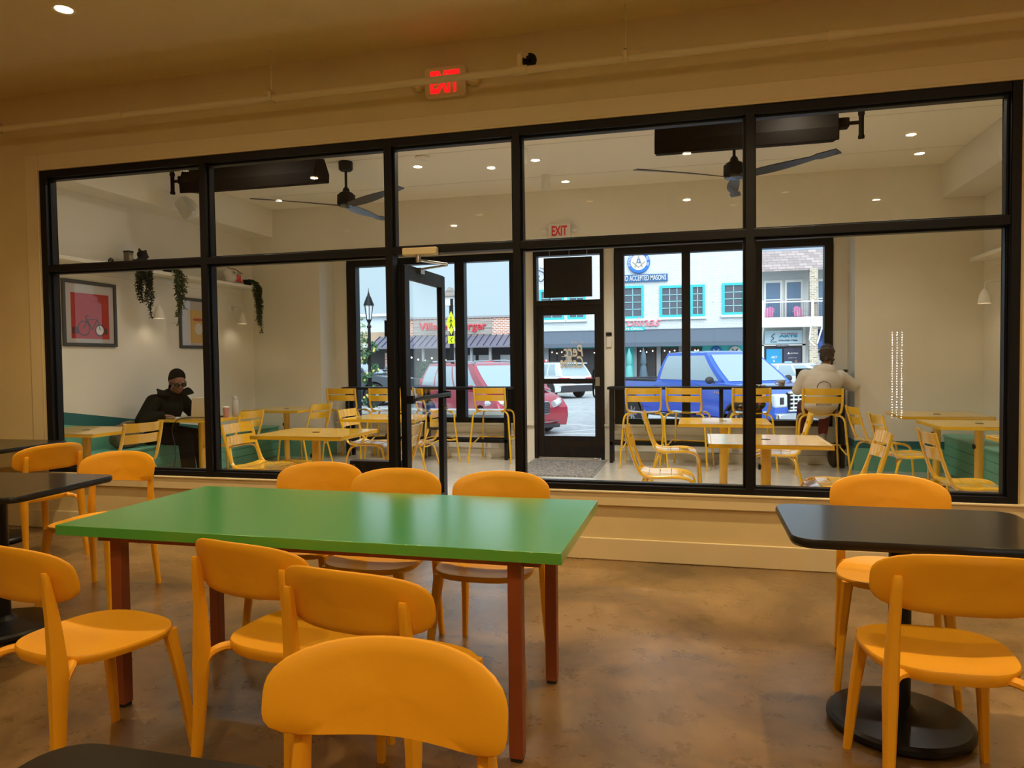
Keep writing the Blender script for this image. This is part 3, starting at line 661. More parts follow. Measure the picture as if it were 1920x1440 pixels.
for x, y, rz, lab in (
        (-4.76, 9.35, 0, 'yellow bar stool farthest from the street door, beside the white pier'),
        (-4.14, 9.33, 8, 'yellow bar stool second from the white pier, partly behind the door mullion'),
        (-3.46, 9.30, -52, 'yellow bar stool turned aside behind the open glass door'),
        (-2.66, 9.45, 0, 'yellow bar stool standing alone in front of the red minivan'),
        (-.65, 9.33, 2, 'yellow bar stool next to the doormat, in front of the blue truck bed'),
        (-.10, 9.33, -14, 'yellow bar stool turned slightly, in front of the truck cab door'),
        (.63, 9.30, 0, 'yellow bar stool with a dark patterned bag on its seat'),
        (1.40, 9.17, 0, 'yellow bar stool occupied by the person in the white hoodie')):
    place(make_stool, 'bs', (x, y, 0), rz, lab, SG)
# window bars
def bar(label, x0, x1, legs):
    o = thing('window_bar', label, 'counter', (0, 0, 0)); zt = 1.0
    MB().box(x0, x1, 9.42, 9.74, zt-.035, zt).build('counter_top', m_black2, o, bevel=.003)
    for x in legs:
        MB().box(x-.022, x+.022, 9.50, 9.545, 0, zt-.035).build('leg', m_black2, o, bevel=.002)
        MB().box(x-.022, x+.022, 9.67, 9.715, 0, zt-.035).build('leg', m_black2, o, bevel=.002)
    MB().box(x0+.02, x1-.02, 9.50, 9.53, .235, .285).box(x0+.04, x1-.04, 9.68, 9.71, .235, .285).build('foot_rail', m_black2, o, bevel=.002)
    return o
bar('long black window bar in front of the panes with the minivan', -4.92, -2.46, (-4.88, -3.70, -2.52))
bar('long black window bar in front of the panes with the blue truck', -1.13, 1.79, (-1.09, .30, 1.72))
one('doormat', MB().box(-2.13, -1.19, 8.30, 9.62, 0, .012).box(-2.16, -1.16, 8.27, 9.65, 0, .006), noisy(mat('grey_mat_pile', (.1, .1, .1), .95), (.05, .05, .05), (.34, .32, .30), 38, 6, .3, .7, bump=.6, bscale=160), 'dark grey speckled doormat lying inside the street door', 'mat', bevel=.003)
kp = thing('door_keypad', 'white door controller with a small black reader on the pier beside the street door', 'switch', (-1.145, YF, 1.62))
MB().box(-.035, .035, -.025, 0, -.10, .04).build('housing', m_white, kp, bevel=.006); MB().box(-.038, .038, -.03, 0, .055, .10).build('reader', m_black2, kp, bevel=.004)
j = thing('junction_box', 'black box with two pale labels fixed behind the glass by the door mullion', 'box', (-2.38, 5.08, .52))
MB().box(-.20, .20, -.03, .06, -.05, .09).build('housing', m_black2, j, bevel=.004); MB().box(-.185, -.155, -.034, -.03, -.01, .06).box(.13, .16, -.034, -.03, -.01, .06).build('plate', m_alu, j)
# hanging sign screen in the transom
h = thing('hanging_screen', 'black back of a screen hung on three wires in the window over the street door', 'screen', (-1.675, 9.66, 2.46))
MB().box(-.325, .325, -.03, .03, -.26, .27).build('panel', m_black2, h, bevel=.004)
for x in (-.25, .02, .26): MB().cyl((x, 0, .27), (x, 0, .43), .003, n=6).build('wire', m_alu, h)
MB().tube(smoothpath([(.10, -.033, .12), (.02, -.036, -.02), (-.08, -.036, -.13), (-.14, -.036, -.20), (-.24, -.036, -.27), (-.26, -.02, -.34), (-.24, 0, -.40)], 4), .004, 6).build('cable', m_rub, h)
# ceiling fans
def make_fan():
    r = thing('ceiling_fan', '', 'fan')
    MB().lathe([(.075, 0), (.078, -.01), (.076, -.085), (.06, -.10), (.02, -.102)], 24).build('canopy', m_black2, r)
    MB().cyl((0, 0, -.10), (0, 0, -.34), .014, n=12).build('downrod', m_black2, r)
    MB().lathe([(.02, -.28), (.035, -.30), (.04, -.325), (.075, -.345), (.08, -.36), (.098, -.365), (.10, -.46), (.09, -.475)], 28).build('motor', m_black2, r)
    MB().lathe([(.09, -.475), (.085, -.488), (.05, -.496), (.001, -.498)], 28).build('hub_cap', mat('satin_dark_metal', (.10, .11, .13), .25, metal=.6), r)
    for k in range(3):
        A = k*2*PI/3; mb = MB()
        def f(u, v):
            x = .07+.93*u; wd = .055+.055*math.sin(PI*min(1, u*1.15+.12)) if u < .8 else .095-.03*(u-.8)
            yy = (v-.5)*wd*1.15; tw = -.30*(1-.5*u); return ((x, yy*math.cos(tw)+.02*math.sin(PI*u), -.478+yy*math.sin(tw)+.03*u), (0, -math.sin(tw), math.cos(tw)))
        mb.sheet(f, 16, 4, .008); mb.xf(Matrix.Rotation(A, 4, 'Z')); mb.build('blade', mat('satin_black_blade', (.03, .032, .036), .28), r, ang=60)
    return r
place(make_fan, 'fan', (-3.74, 7.36, ZC), 89, 'black three-blade ceiling fan hanging beyond the short heater', 'black ceiling fans of the porch')
place(make_fan, 'fan', (.35, 7.30, ZC), 86, 'black three-blade ceiling fan hanging below the long heater and in front of the truck window', 'black ceiling fans of the porch')
# radiant heaters
def heater(label, x0, x1, y, z, side):
    o = thing('radiant_heater', label, 'heater', (0, 0, 0))
    pr = [(y-.15, z+.02), (y-.10, z+.16), (y+.06, z+.20), (y+.16, z+.06), (y+.15, z-.03), (y+.02, z-.05), (y-.14, z-.09)]
    MB().prism(pr, 'x', x0, x1).build('reflector_housing', m_heater, o, smooth=False, bevel=.006)
    MB().prism([(a*.96+y*.04, b*.96+z*.04) for a, b in pr], 'x', x0-.004, x0).prism([(a*.96+y*.04, b*.96+z*.04) for a, b in pr], 'x', x1, x1+.004).build('end_plate', m_heater, o, smooth=False)
    e = x0 if side < 0 else x1; s = side
    MB().box(min(e, e+s*.10), max(e, e+s*.10), y-.05, y+.05, z+.04, z+.12).build('burner_box', m_heater, o, bevel=.008)
    MB().cyl((e+s*.10, y, z+.08), (e+s*.19, y, z+.08), .016, n=10).cyl((e+s*.20, y, z-.05), (e+s*.20, y, z+.23), .021, n=12).cyl((e+s*.20, y, z-.055), (e+s*.20, y, z-.03), .026, n=12).cyl((e+s*.20, y, z+.14), (e+s*.20, y, z+.17), .027, n=12).build('gas_pipe', m_heater, o)
    for x in (x0+.25, x1-.25): MB().cyl((x, y+.02, z+.18), (x, y+.02, ZC), .008, n=8).build('hanger', m_heater, o)
    return o
heater('dark brown radiant heater under the porch ceiling, near the wall with the posters', -5.28, -3.70, 6.75, 3.25, -1)
heater('dark brown radiant heater under the porch ceiling above the fan by the trucks', -.355, 1.155, 6.75, 3.265, 1)
# ceiling fittings of the porch
def make_plight():
    r = thing('porch_ceiling_light', '', 'lamp')
    MB().lathe([(.050, -.001), (.064, -.004), (.066, 0), (.05, 0), (.050, -.001)], 24, cap=False).build('trim_ring', m_wmetal, r)
    MB().lathe([(.001, -.0015), (.048, -.0015), (.048, .0)], 24).build('lens', m_lampp, r); return r
PL = [(-5.50, 8.85), (-3.06, 7.78), (-1.72, 7.90), (-1.57, 8.95), (2.36, 8.84), (-4.4, 6.0), (-1.6, 5.9), (1.2, 5.9)]
for x, y in ((-4.2, 6.2), (-1.4, 6.6), (.8, 6.4)): disk('porch_fill', (x, y, ZC-.012), 11, (1., .92, .78), .12)  # added disk lights without fittings, lifting the far porch wall
labs = ['recessed porch lamp close to the corner by the last wall lamp', 'recessed porch lamp behind the smoke detector', 'recessed porch lamp next to the nearer white tube light', 'recessed porch lamp beside the farther white tube light', 'recessed porch lamp in front of the sloping soffit near the white speaker'] + ['recessed porch lamp hidden above the glazed partition']*3
for (x, y), lab in zip(PL, labs): place(make_plight, 'pl', (x, y, ZC), 0, lab, 'recessed porch lamps')
for x, y, e_ in ((-4.4, 5.7, 140), (-3.06, 8.0, 290), (-1.6, 6.2, 250), (-.6, 8.2, 280), (1.5, 5.7, 180), (1.6, 7.9, 90)): spot('porch_fill', (x, y, ZC-.02), e_, (1., .92, .78), size=2.1, blend=1., rad=.06)  # added spots, set apart from the lenses, brightening porch floor and ceiling
def make_tube():
    r = thing('tube_light', '', 'lamp')
    MB().lathe([(.048, -.17), (.05, -.165), (.05, -.002), (.06, 0)], 24).build('housing', m_wmetal, r)
    MB().lathe([(.001, -.168), (.046, -.168)], 24).build('lens', m_lampp, r); return r
place(make_tube, 'tb', (-1.75, 7.42, ZC), 0, 'white cylinder ceiling light nearer to the glazed partition, beside the frame post', 'white cylinder lights')
place(make_tube, 'tb', (-1.74, 8.55, ZC), 0, 'white cylinder ceiling light farther back above the exit sign', 'white cylinder lights')
one('smoke_detector', MB().lathe([(.08, 0), (.082, -.012), (.06, -.028), (.035, -.034), (.03, -.03), (.001, -.032)], 28, c=(-2.86, 7.42, ZC)), m_wmetal, 'white round smoke detector on the porch ceiling', 'detector')
# speakers
def make_speaker():
    r = thing('wall_speaker', '', 'speaker')
    MB().ell((0, 0, 0), (.085, .09, .125), 20).xf(Matrix.Rotation(0, 4, 'X')).build('cabinet', m_wmetal, r)
    MB().prism(rrect(-.085, .085, -.125, .125, .05, 6), 'y', -.105, -.02).build('grille', mat('white_speaker_cloth', (.62, .65, .68), .7), r, bevel=.015)
    MB().cyl((-.02, .03, 0), (.13, .03, 0), .015, n=10).build('bracket', m_wmetal, r)
    MB().lathe([(.001, 0), (.03, 0), (.03, .012)], 16, c=(.085, .01, 0), axis='x').build('pivot', m_wmetal, r); return r
s1 = place(make_speaker, 'sp', (2.55, 6.90, 3.22), 28, 'white speaker fixed near the soffit above the empty shelf', 'white wall speakers'); s1.rotation_euler = (math.radians(-18), math.radians(32), math.radians(25)); s1.location = (2.60, 7.1, 3.13)
s2 = place(make_speaker, 'sp', (-5.6, 7.0, 3.2), 0, 'white speaker half hidden behind the short heater', 'white wall speakers'); s2.rotation_euler = (math.radians(-15), math.radians(-205), math.radians(-15)); s2.location = (-5.66, 7.25, 3.16)
# wall lamps
def make_sconce():
    r = thing('wall_lamp', '', 'lamp')      # mounted on a wall at x=0, reaching to +x
    MB().lathe([(.001, .022), (.05, .022), (.062, .016), (.064, 0)], 24, axis='x').build('wall_plate', m_wmetal, r)
    MB().tube(smoothpath([(.02, 0, 0), (.12, 0, .0), (.165, 0, -.004), (.185, 0, -.03), (.188, 0, -.08)], 5), .006, 8).build('arm', m_wmetal, r)
    MB().lathe([(.012, -.08), (.016, -.085), (.030, -.10), (.048, -.14), (.058, -.19), (.064, -.235), (.060, -.235), (.054, -.19), (.044, -.14), (.02, -.105), (.001, -.10)], 28, c=(.188, 0, 0)).build('lamp_shade', m_wmetal, r)
    MB().ell((.188, 0, -.17), (.024, .024, .03), 12).build('bulb', m_lampp, r); return r
place(make_sconce, 'sc', (XL, 7.22, 2.13), 0, 'white wall lamp between the two hanging plants and the red poster', 'white wall lamps')
place(make_sconce, 'sc', (XL, 8.82, 2.14), 0, 'white wall lamp between the ochre poster and the far corner', 'white wall lamps')
place(make_sconce, 'sc', (XR, 8.78, 2.15), 180, 'white wall lamp below the empty shelf', 'white wall lamps')
for p_ in ((XL+.19, 7.22, 1.90), (XL+.19, 8.82, 1.91), (XR-.19, 8.78, 1.92)): spot('wall_lamp_light', p_, 1.3, (1, .80, .55), size=2.4, blend=.7, rad=.03)
# framed posters (hang flat on the wall XL)
m_frm = mat('charcoal_frame', (.045, .045, .045), .5); m_pap = mat('grey_paper', (.50, .47, .46), .6); m_pred = mat('poster_red', (.42, .025, .015), .6)
m_pyel = mat('poster_ochre', (.62, .40, .10), .6); m_pdk = mat('poster_dark', (.06, .03, .03), .6); m_pwh = mat('poster_white', (.72, .70, .66), .6)
def poster(label, ya, yb, z0, z1):
    o = thing('framed_poster', label, 'picture', (0, 0, 0)); t = .035
    x = XL
    f = MB().box(x, x+.025, ya, ya+t, z0, z1).box(x, x+.025, yb-t, yb, z0, z1).box(x, x+.025, ya+t, yb-t, z0, z0+t).box(x, x+.025, ya+t, yb-t, z1-t, z1)
    f.build('frame', m_frm, o, smooth=False, bevel=.003)
    MB().box(x, x+.008, ya+t, yb-t, z0+t, z1-t).build('paper', m_pap, o, smooth=False)
    MB().box(x+.012, x+.015, ya+t, yb-t, z0+t, z1-t).build('glazing', glassy('poster_glass', ior=1.5), o, smooth=False); return o
P1 = poster('framed red poster with a bicycle hanging over the bench', 6.05, 6.76, 1.56, 2.25)
x = XL+.008
MB().box(x, x+.001, 6.16, 6.66, 1.64, 2.12).build('red_block', m_pred, P1, smooth=False)
bk = MB()
def ring(mb, yc, zc, R, r=.007, n=28): mb.tube([(x+.002, yc+R*math.cos(2*PI*k/n), zc+R*math.sin(2*PI*k/n)) for k in range(n)], r, 6, closed=True, flat=.2)
ring(bk, 6.32, 1.75, .075); ring(bk, 6.53, 1.735, .062)
bk.tube([(x+.002, 6.32, 1.75), (x+.002, 6.36, 1.84), (x+.002, 6.50, 1.85), (x+.002, 6.53, 1.735)], .005, 6).tube([(x+.002, 6.36, 1.84), (x+.002, 6.43, 1.74), (x+.002, 6.50, 1.85)], .005, 6).tube([(x+.002, 6.355, 1.84), (x+.002, 6.34, 1.88), (x+.002, 6.38, 1.885)], .006, 6)
bk.box(x, x+.003, 6.17, 6.20, 1.69, 1.76).box(x, x+.003, 6.22, 6.25, 1.69, 1.76).box(x, x+.003, 6.60, 6.63, 1.69, 1.76)
bk.build('bicycle_drawing', m_pdk, P1)
MB().lathe([(.001, .003), (.05, .003), (.05, 0)], 24, c=(x, 6.53, 1.735), axis='x').build('round_badge', m_pwh, P1)
P2 = poster('framed ochre poster partly behind the frame post, beside the leafy plant', 7.78, 8.46, 1.56, 2.20)
MB().box(x, x+.001, 7.95, 8.40, 1.63, 2.05).build('ochre_block', m_pyel, P2, smooth=False)
MB().lathe([(.001, .003), (.075, .003), (.075, 0)], 24, c=(x, 8.14, 1.81), axis='x').build('round_badge', m_pwh, P2)
q = MB().lathe([(.001, .004), (.11, .004), (.11, 0)], 24, c=(x, 8.14, 1.93), axis='x')
for v in q.v: v.z = 1.93+(v.z-1.93)*.16
q.build('red_ellipse', m_pred, P2)
# shelf things
def vine(label, y, z0, length, n, spread, m_, x=-6.05, pot=True, big=.022, strands=6):
    o = thing('hanging_plant', label, 'plant', (0, 0, 0)); rnd = random.Random(int(y*100))
    if pot: MB().lathe([(.045, 0), (.06, .09), (.05, .09), (.04, .02), (.001, .02)], 18, c=(x-.08, y, 2.44)).build('pot', m_black2, o)
    mb = MB(); st = MB()
    for k in range(strands):
        L = length*(1 if k == 0 else rnd.uniform(.35, .85)); yy = y+rnd.uniform(-spread, spread); ph = rnd.uniform(0, 6)
        pts = [(x-.08, y, 2.53), (x-.01, yy*.6+y*.4, 2.53), (x+.07, yy, 2.45)]
        K = max(3, int(L/.07))
        for i in range(1, K+1): pts.append((x+.075+.012*math.sin(ph+i), yy+.015*math.sin(i*1.3+ph), 2.45-L*i/K))
        P = smoothpath(pts, 3); st.tube(P, .003, 5)
        nl = int(n*L)
        for i in range(nl):
            p_ = P[int(rnd.uniform(0, 1)*(len(P)-1))]; a = rnd.uniform(0, 2*PI); tilt = rnd.uniform(-.9, .1); s_ = big*rnd.uniform(.7, 1.25)
            dv = Vector((math.cos(a)*math.cos(tilt), math.sin(a)*math.cos(tilt), math.sin(tilt)-.3)).normalized(); sd = dv.cross(Vector((0, 0, 1))).normalized(); b_ = p_+dv*.006
            up_ = sd.cross(dv)*.12*s_
            mb.add([b_, b_+dv*s_*.9+sd*s_*.5+up_, b_+dv*s_*2., b_+dv*s_*.9-sd*s_*.5+up_, b_+dv*s_-up_*.5], [(0, 1, 4), (1, 2, 4), (2, 3, 4), (3, 0, 4)])
    st.build('stems', m_leafdk, o); tag(mb.build('leaves', m_, o, smooth=False), kind='stuff'); return o
vine('fine-leaved dark hanging plant trailing in front of the first wall lamp', 6.86, 0, .56, 520, .11, m_leafdk, big=.016, strands=14)
vine('leafy green hanging plant trailing beside the ochre poster', 7.42, 0, .62, 190, .09, mat('leaf_pale_green', (.09, .12, .04), .5), big=.026, strands=8)
vine('dark green hanging plant at the end of the shelf in the corner', 9.02, 0, .66, 300, .07, m_leaf, big=.022, strands=12)
pl = thing('small_succulent', 'tiny dark succulent on the long shelf beside the paper tin', 'plant', (-6.12, 6.55, 2.44))
MB().lathe([(.022, 0), (.03, .03), (.001, .03)], 12).build('pot', m_black2, pl)
mb = MB(); rnd = random.Random(3)
for k in range(26):
    a = rnd.uniform(0, 6.28); e = rnd.uniform(.1, 1.4); mb.ell((.022*math.cos(a)*math.cos(e), .022*math.sin(a)*math.cos(e), .035+.03*math.sin(e)), (.010, .010, .013), 6)
mb.build('leaves', m_leafdk, pl)
tn = thing('paper_tin', 'small dark-rimmed tin with a brown label on the long shelf', 'tin', (-6.10, 6.78, 2.44))
MB().box(-.035, .035, -.036, .036, 0, .165).build('tin', mat('tin_brown', (.16, .12, .08), .5), tn, bevel=.006); MB().box(-.038, .038, -.039, .039, .16, .18).build('lid', m_black2, tn, bevel=.004)
MB().box(.035, .038, -.03, .03, .03, .13).build('paper_label', mat('tin_label', (.32, .28, .2), .6), tn)
be = thing('bear_figurine', 'black bear figurine looking sideways on the long shelf', 'figurine', (-6.08, 6.96, 2.44))
q = MB().ell((0, 0, .05), (.045, .055, .06), 16).ell((.0, .005, .125), (.036, .045, .038), 16).ell((.0, .045, .115), (.018, .025, .018), 12).ell((.005, -.03, .160), (.010, .013, .015), 10).ell((.005, .035, .158), (.010, .012, .014), 10)
fuse(q, 'body', m_black2, be, vox=.005, smooth=2); be.scale = (1.45, 1.45, 1.3)
bgm = thing('number_bag', 'white cloth bag with a red number three slumped on the shelf end', 'bag', (-6.13, 8.70, 2.44))
mb = MB(); mb.sheet(lambda u, v: ((.035*math.sin(PI*v)*math.sin(PI*u)**.5, -.17+.34*u+.02*math.sin(v*7), .0+.20*v-.05*u*v+.008*math.sin(u*12)), (1, 0, 0)), 14, 10, .035); mb.build('bag', m_white, bgm, bevel=0, ang=70)
tx = text('number', '3L', m_red, (-.02, .12, .03, .125), .062, bgm, ext=.003, axis='x', bold=.03)
text('signature', 'Mr. Ton', m_pdk, (-.10, .07, .125, .165), .062, bgm, ext=.001, axis='x', shear=.3)
MB().tube([(.03, -.165, .205), (.035, 0, .20), (.03, .16, .155)], .006, 6).tube([(.03, -.165, .01), (.035, 0, .008), (.03, .16, .008)], .006, 6).build('red_trim', mat('maroon_trim', (.14, .01, .02), .6), bgm)
# laptop table things
tz = .7505
lp = thing('laptop', 'open pale gold laptop seen from behind on the slatted table', 'laptop', (-5.50, 7.08, tz), 72)
MB().box(-.16, .16, -.115, .115, 0, .014).build('base', mat('laptop_gold', (.42, .38, .28), .4, metal=.3), lp, bevel=.004)
q = MB().box(-.16, .16, -.004, .004, 0, .225).xf(Matrix.Translation((0, -.118, .012)) @ Matrix.Rotation(math.radians(8), 4, 'X')); q.build('lid', MT['laptop_gold'], lp, bevel=.004)
q = MB().box(-.15, .15, .0045, .006, .012, .215).xf(Matrix.Translation((0, -.118, .012)) @ Matrix.Rotation(math.radians(8), 4, 'X')); q.build('screen', m_black2, lp)
one('charging_cable', MB().tube(smoothpath([(-5.30, 6.98, tz+.006), (-5.40, 6.86, tz+.02), (-5.50, 6.80, tz+.008), (-5.56, 6.772, tz-.04), (-5.58, 6.76, .62), (-5.52, 6.74, .40), (-5.56, 6.72, .12), (-5.60, 6.70, .006)], 5), .004, 6), m_rub, 'thin black cable hanging over the edge of the laptop table', 'cable')
nb_ = thing('notebook', 'open white notebook beside the laptop', 'notebook', (-5.72, 6.96, tz), 10)
MB().box(-.10, .0, -.075, .075, 0, .008).box(.0, .10, -.075, .075, 0, .010).build('pages', m_pwh, nb_, bevel=.003); MB().box(-.105, .105, -.08, .08, 0, .002).build('cover', m_black2, nb_)
cp = thing('paper_cup', 'pink takeaway cup with a white lid on the laptop table', 'cup', (-5.24, 7.24, tz))
MB().lathe([(.026, 0), (.028, .002), (.036, .105), (.001, .105)], 20).build('cup', mat('cup_pink', (.45, .22, .22), .6), cp); MB().lathe([(.038, .103), (.039, .112), (.033, .118), (.001, .118)], 20).build('lid', m_wmetal, cp)
fl = thing('steel_flask', 'grey insulated flask with a handled cap behind the pink cup', 'flask', (-5.20, 7.36, tz))
MB().lathe([(.036, 0), (.038, .004), (.038, .165), (.030, .185), (.001, .185)], 20).build('body', mat('flask_grey', (.45, .43, .40), .35), fl)
MB().lathe([(.027, .184), (.028, .215), (.02, .225), (.001, .226)], 20).tube(smoothpath([(-.026, 0, .20), (-.042, 0, .205), (-.042, 0, .222), (-.02, 0, .226)], 3), .005, 6).build('cap', MT['flask_grey'], fl)
one('phone', MB().prism(rrect(-5.37, -5.29, 7.14, 7.28, .01), 'z', tz, tz+.008), m_black2, 'black phone lying on the laptop table next to the cup', 'phone')
bgt = thing('canvas_bag', 'brown canvas bag lying on the bench next to the laptop user', 'bag', (-6.06, 6.62, .45))
q = MB().ell((0, 0, .10), (.14, .19, .11), 18).ell((.0, .08, .17), (.11, .12, .12), 14).ell((.03, -.10, .15), (.10, .11, .12), 14)
fuse(q, 'bag', noisy(mat('canvas_brown', (.16, .12, .08), .9), (.10, .07, .045), (.20, .15, .10), 9), bgt, vox=.014)
MB().tube(smoothpath([(.02, -.20, .18), (.05, -.1, .27), (.05, .05, .28), (.02, .16, .22)], 4), .014, 8).build('strap', MT['canvas_brown'], bgt)
# bar things
zb = 1.0
lt = thing('laptop', 'black laptop open on the window bar in front of the person in the hoodie', 'laptop', (1.36, 9.62, zb), 0)
MB().box(-.15, .15, -.10, .10, 0, .014).build('base', m_black2, lt, bevel=.003)
MB().box(-.15, .15, -.004, .004, 0, .21).xf(Matrix.Translation((0, .10, .012)) @ Matrix.Rotation(math.radians(-14), 4, 'X')).build('lid', m_black2, lt, bevel=.003)
mg = thing('coffee_mug', 'white mug with brown lettering standing on the window bar', 'mug', (1.02, 9.55, zb))
MB().lathe([(.030, 0), (.034, .004), (.048, .075), (.045, .075), (.032, .01), (.001, .01)], 24).build('cup', m_wmetal, mg)
MB().tube(smoothpath([(-.042, 0, .062), (-.07, 0, .062), (-.074, 0, .035), (-.040, 0, .02)], 4), .006, 8).build('handle', m_wmetal, mg)
text('lettering', 'Perc', mat('mug_brown', (.14, .06, .03), .6), (-.018, .034, .030, .055), -.0475, mg, ext=.001, bold=.02)
pp = thing('crumpled_papers', 'crumpled wrappers lying on the window bar beside the mug', 'paper', (.74, 9.56, zb))
mb = MB(); rnd = random.Random(9)
for k in range(9):
    a = rnd.uniform(-.16, .16); b_ = rnd.uniform(-.06, .06); R = Matrix.Rotation(rnd.uniform(0, 6), 4, 'Z') @ Matrix.Rotation(rnd.uniform(-.3, .3), 4, 'X')
    i0 = len(mb.v); mb.sheet(lambda u, v: (((u-.5)*.07, (v-.5)*.05, .012+.008*math.sin(u*9+v*5)), (0, 0, 1)), 5, 4, .002); mb.xf(Matrix.Translation((a, b_, .002)) @ R, i0)
mb.build('wrappers', m_wmetal, pp)
one('sunglasses', MB().tube(smoothpath([(-.07, 0, .02), (-.065, .0, .04), (-.02, 0, .04), (-.015, 0, .02), (-.04, 0, .008), (-.07, 0, .02)], 3), .005, 6).tube(smoothpath([(.07, 0, .02), (.065, .0, .04), (.02, 0, .04), (.015, 0, .02), (.04, 0, .008), (.07, 0, .02)], 3), .005, 6).tube([(-.018, 0, .036), (.018, 0, .036)], .004, 6).tube([(-.068, 0, .036), (-.06, .10, .03)], .004, 6).tube([(.068, 0, .036), (.06, .10, .03)], .004, 6).box(-.06, -.025, -.001, .001, .015, .036).box(.025, .06, -.001, .001, .015, .036).xf(Matrix.Translation((1.70, 9.50, zb+.16))), m_black2, 'black sunglasses propped beside the neck of the person in the hoodie', 'sunglasses')
bx = MB().box(-.045, .045, -.03, .03, 0, .155); bx.xf(Matrix.Translation((1.70, 9.54, zb)))
one('napkin_box', bx, m_black2, 'small black box on the bar end under the sunglasses', 'box', bevel=.004)
hb = thing('patterned_bag', 'dark bag with red and green pattern lying on a bar stool', 'bag', (.62, 9.33, .702))
q = MB().ell((0, 0, .07), (.19, .15, .075), 18).ell((-.08, .02, .10), (.11, .11, .07), 14).ell((.10, -.02, .09), (.10, .10, .06), 14)
mp_ = mat('bag_pattern', (.03, .02, .02), .8); n_, l_, b_ = nodes(mp_); v_ = n_.new('ShaderNodeTexVoronoi'); v_.inputs['Scale'].default_value = 26; r_ = n_.new('ShaderNodeValToRGB'); r_.color_ramp.interpolation = 'CONSTANT'
e_ = r_.color_ramp.elements; e_[0].color = (.012, .012, .014, 1); e_[1].position = .75; e_[1].color = (.30, .03, .03, 1); k_ = e_.new(.66); k_.color = (.04, .10, .05, 1); k_ = e_.new(.9); k_.color = (.35, .25, .16, 1)
t_ = n_.new('ShaderNodeTexCoord'); l_.new(t_.outputs['Object'], v_.inputs['Vector']); sp_ = n_.new('ShaderNodeSeparateColor'); l_.new(v_.outputs['Color'], sp_.inputs[0]); l_.new(sp_.outputs[0], r_.inputs[0]); l_.new(r_.outputs[0], b_.inputs['Base Color'])
fuse(q, 'bag', mp_, hb, vox=.012)
MB().tube(smoothpath([(-.14, 0, .13), (-.06, -.03, .175), (.06, -.03, .165), (.14, 0, .12)], 4), .010, 8).build('handle', m_mar, hb)
bk = thing('backpack', 'dark brown backpack on the floor beside the legs of the occupied stool', 'bag', (1.63, 9.58, 0))
q = MB().ell((0, 0, .13), (.075, .09, .13), 14).ell((0, 0, .22), (.06, .07, .07), 14); fuse(q, 'bag', mat('bag_dark_brown', (.030, .018, .012), .8), bk, vox=.012)
MB().tube(smoothpath([(-.03, -.05, .26), (0, -.06, .31), (.03, -.05, .26)], 4), .007, 6).build('handle', MT['bag_dark_brown'], bk)

# ================================================================== PEOPLE
def fingers(mb, wrist, d, n_, side, curl=.6, L=.085, rad=.0085):
    """palm and five fingers: d along the hand, n_ out of the back of the hand, side = thumb side"""
    d = Vector(d).normalized(); n_ = Vector(n_).normalized(); s_ = Vector(side).normalized(); w_ = Vector(wrist)
    pc = w_+d*.045; R = Matrix((s_, d, n_)).transposed()
    mb.ell(pc, (.040, .052, .016), 12, R)
    for k, (off, ln) in enumerate(((.030, .92), (.010, 1.), (-.010, .95), (-.029, .75))):
        a = w_+d*.088+s_*off; c1, c2 = curl*.5, curl*1.1
        b = a+(d*math.cos(c1)-n_*math.sin(c1))*L*.45*ln; c = b+(d*math.cos(c2)-n_*math.sin(c2))*L*.33*ln; e = c+(d*math.cos(c2+curl*.5)-n_*math.sin(c2+curl*.5))*L*.25*ln
        mb.limb(a, b, rad, rad*.95, 8).limb(b, c, rad*.95, rad*.85, 8).limb(c, e, rad*.85, rad*.75, 8)
    a = w_+d*.03+s_*.034; b = a+(s_*.6+d*.8-n_*.3).normalized()*.036; c = b+(d*.95+s_*.15-n_*.3).normalized()*.028
    mb.limb(a, b, rad*1.25, rad*1.1, 8).limb(b, c, rad*1.1, rad*.9, 8)
def head(mb, c, R, s=1.):
    """R columns: right, forward, up"""
    c = Vector(c)
    def P(x, y, z): return c+R @ Vector((x*s, y*s, z*s))
    mb.ell(P(0, -.012, .03), (.074*s, .092*s, .085*s), 20, R)           # skull
    mb.ell(P(0, .022, -.025), (.060*s, .068*s, .085*s), 18, R)          # face
    mb.ell(P(0, .050, -.085), (.030*s, .030*s, .024*s), 12, R)          # chin
    mb.limb(P(0, .084, .012), P(0, .102, -.022), .009*s, .014*s, 10)    # nose
    mb.ell(P(0, .086, -.056), (.024*s, .012*s, .009*s), 10, R)          # lips
    mb.ell(P(0, .083, -.068), (.020*s, .011*s, .008*s), 10, R)
    for q in (-1, 1):
        mb.ell(P(q*.030, .074, .026), (.022*s, .010*s, .007*s), 10, R)  # brow
        mb.ell(P(q*.040, .060, -.018), (.022*s, .020*s, .022*s), 10, R) # cheek
        mb.ell(P(q*.075, -.008, -.008), (.010*s, .020*s, .032*s), 10, R)# ear
    return P
def basis(f, u=(0, 0, 1)):
    f = Vector(f).normalized(); r_ = f.cross(Vector(u)).normalized(); u_ = r_.cross(f); return Matrix((r_, f, u_)).transposed()
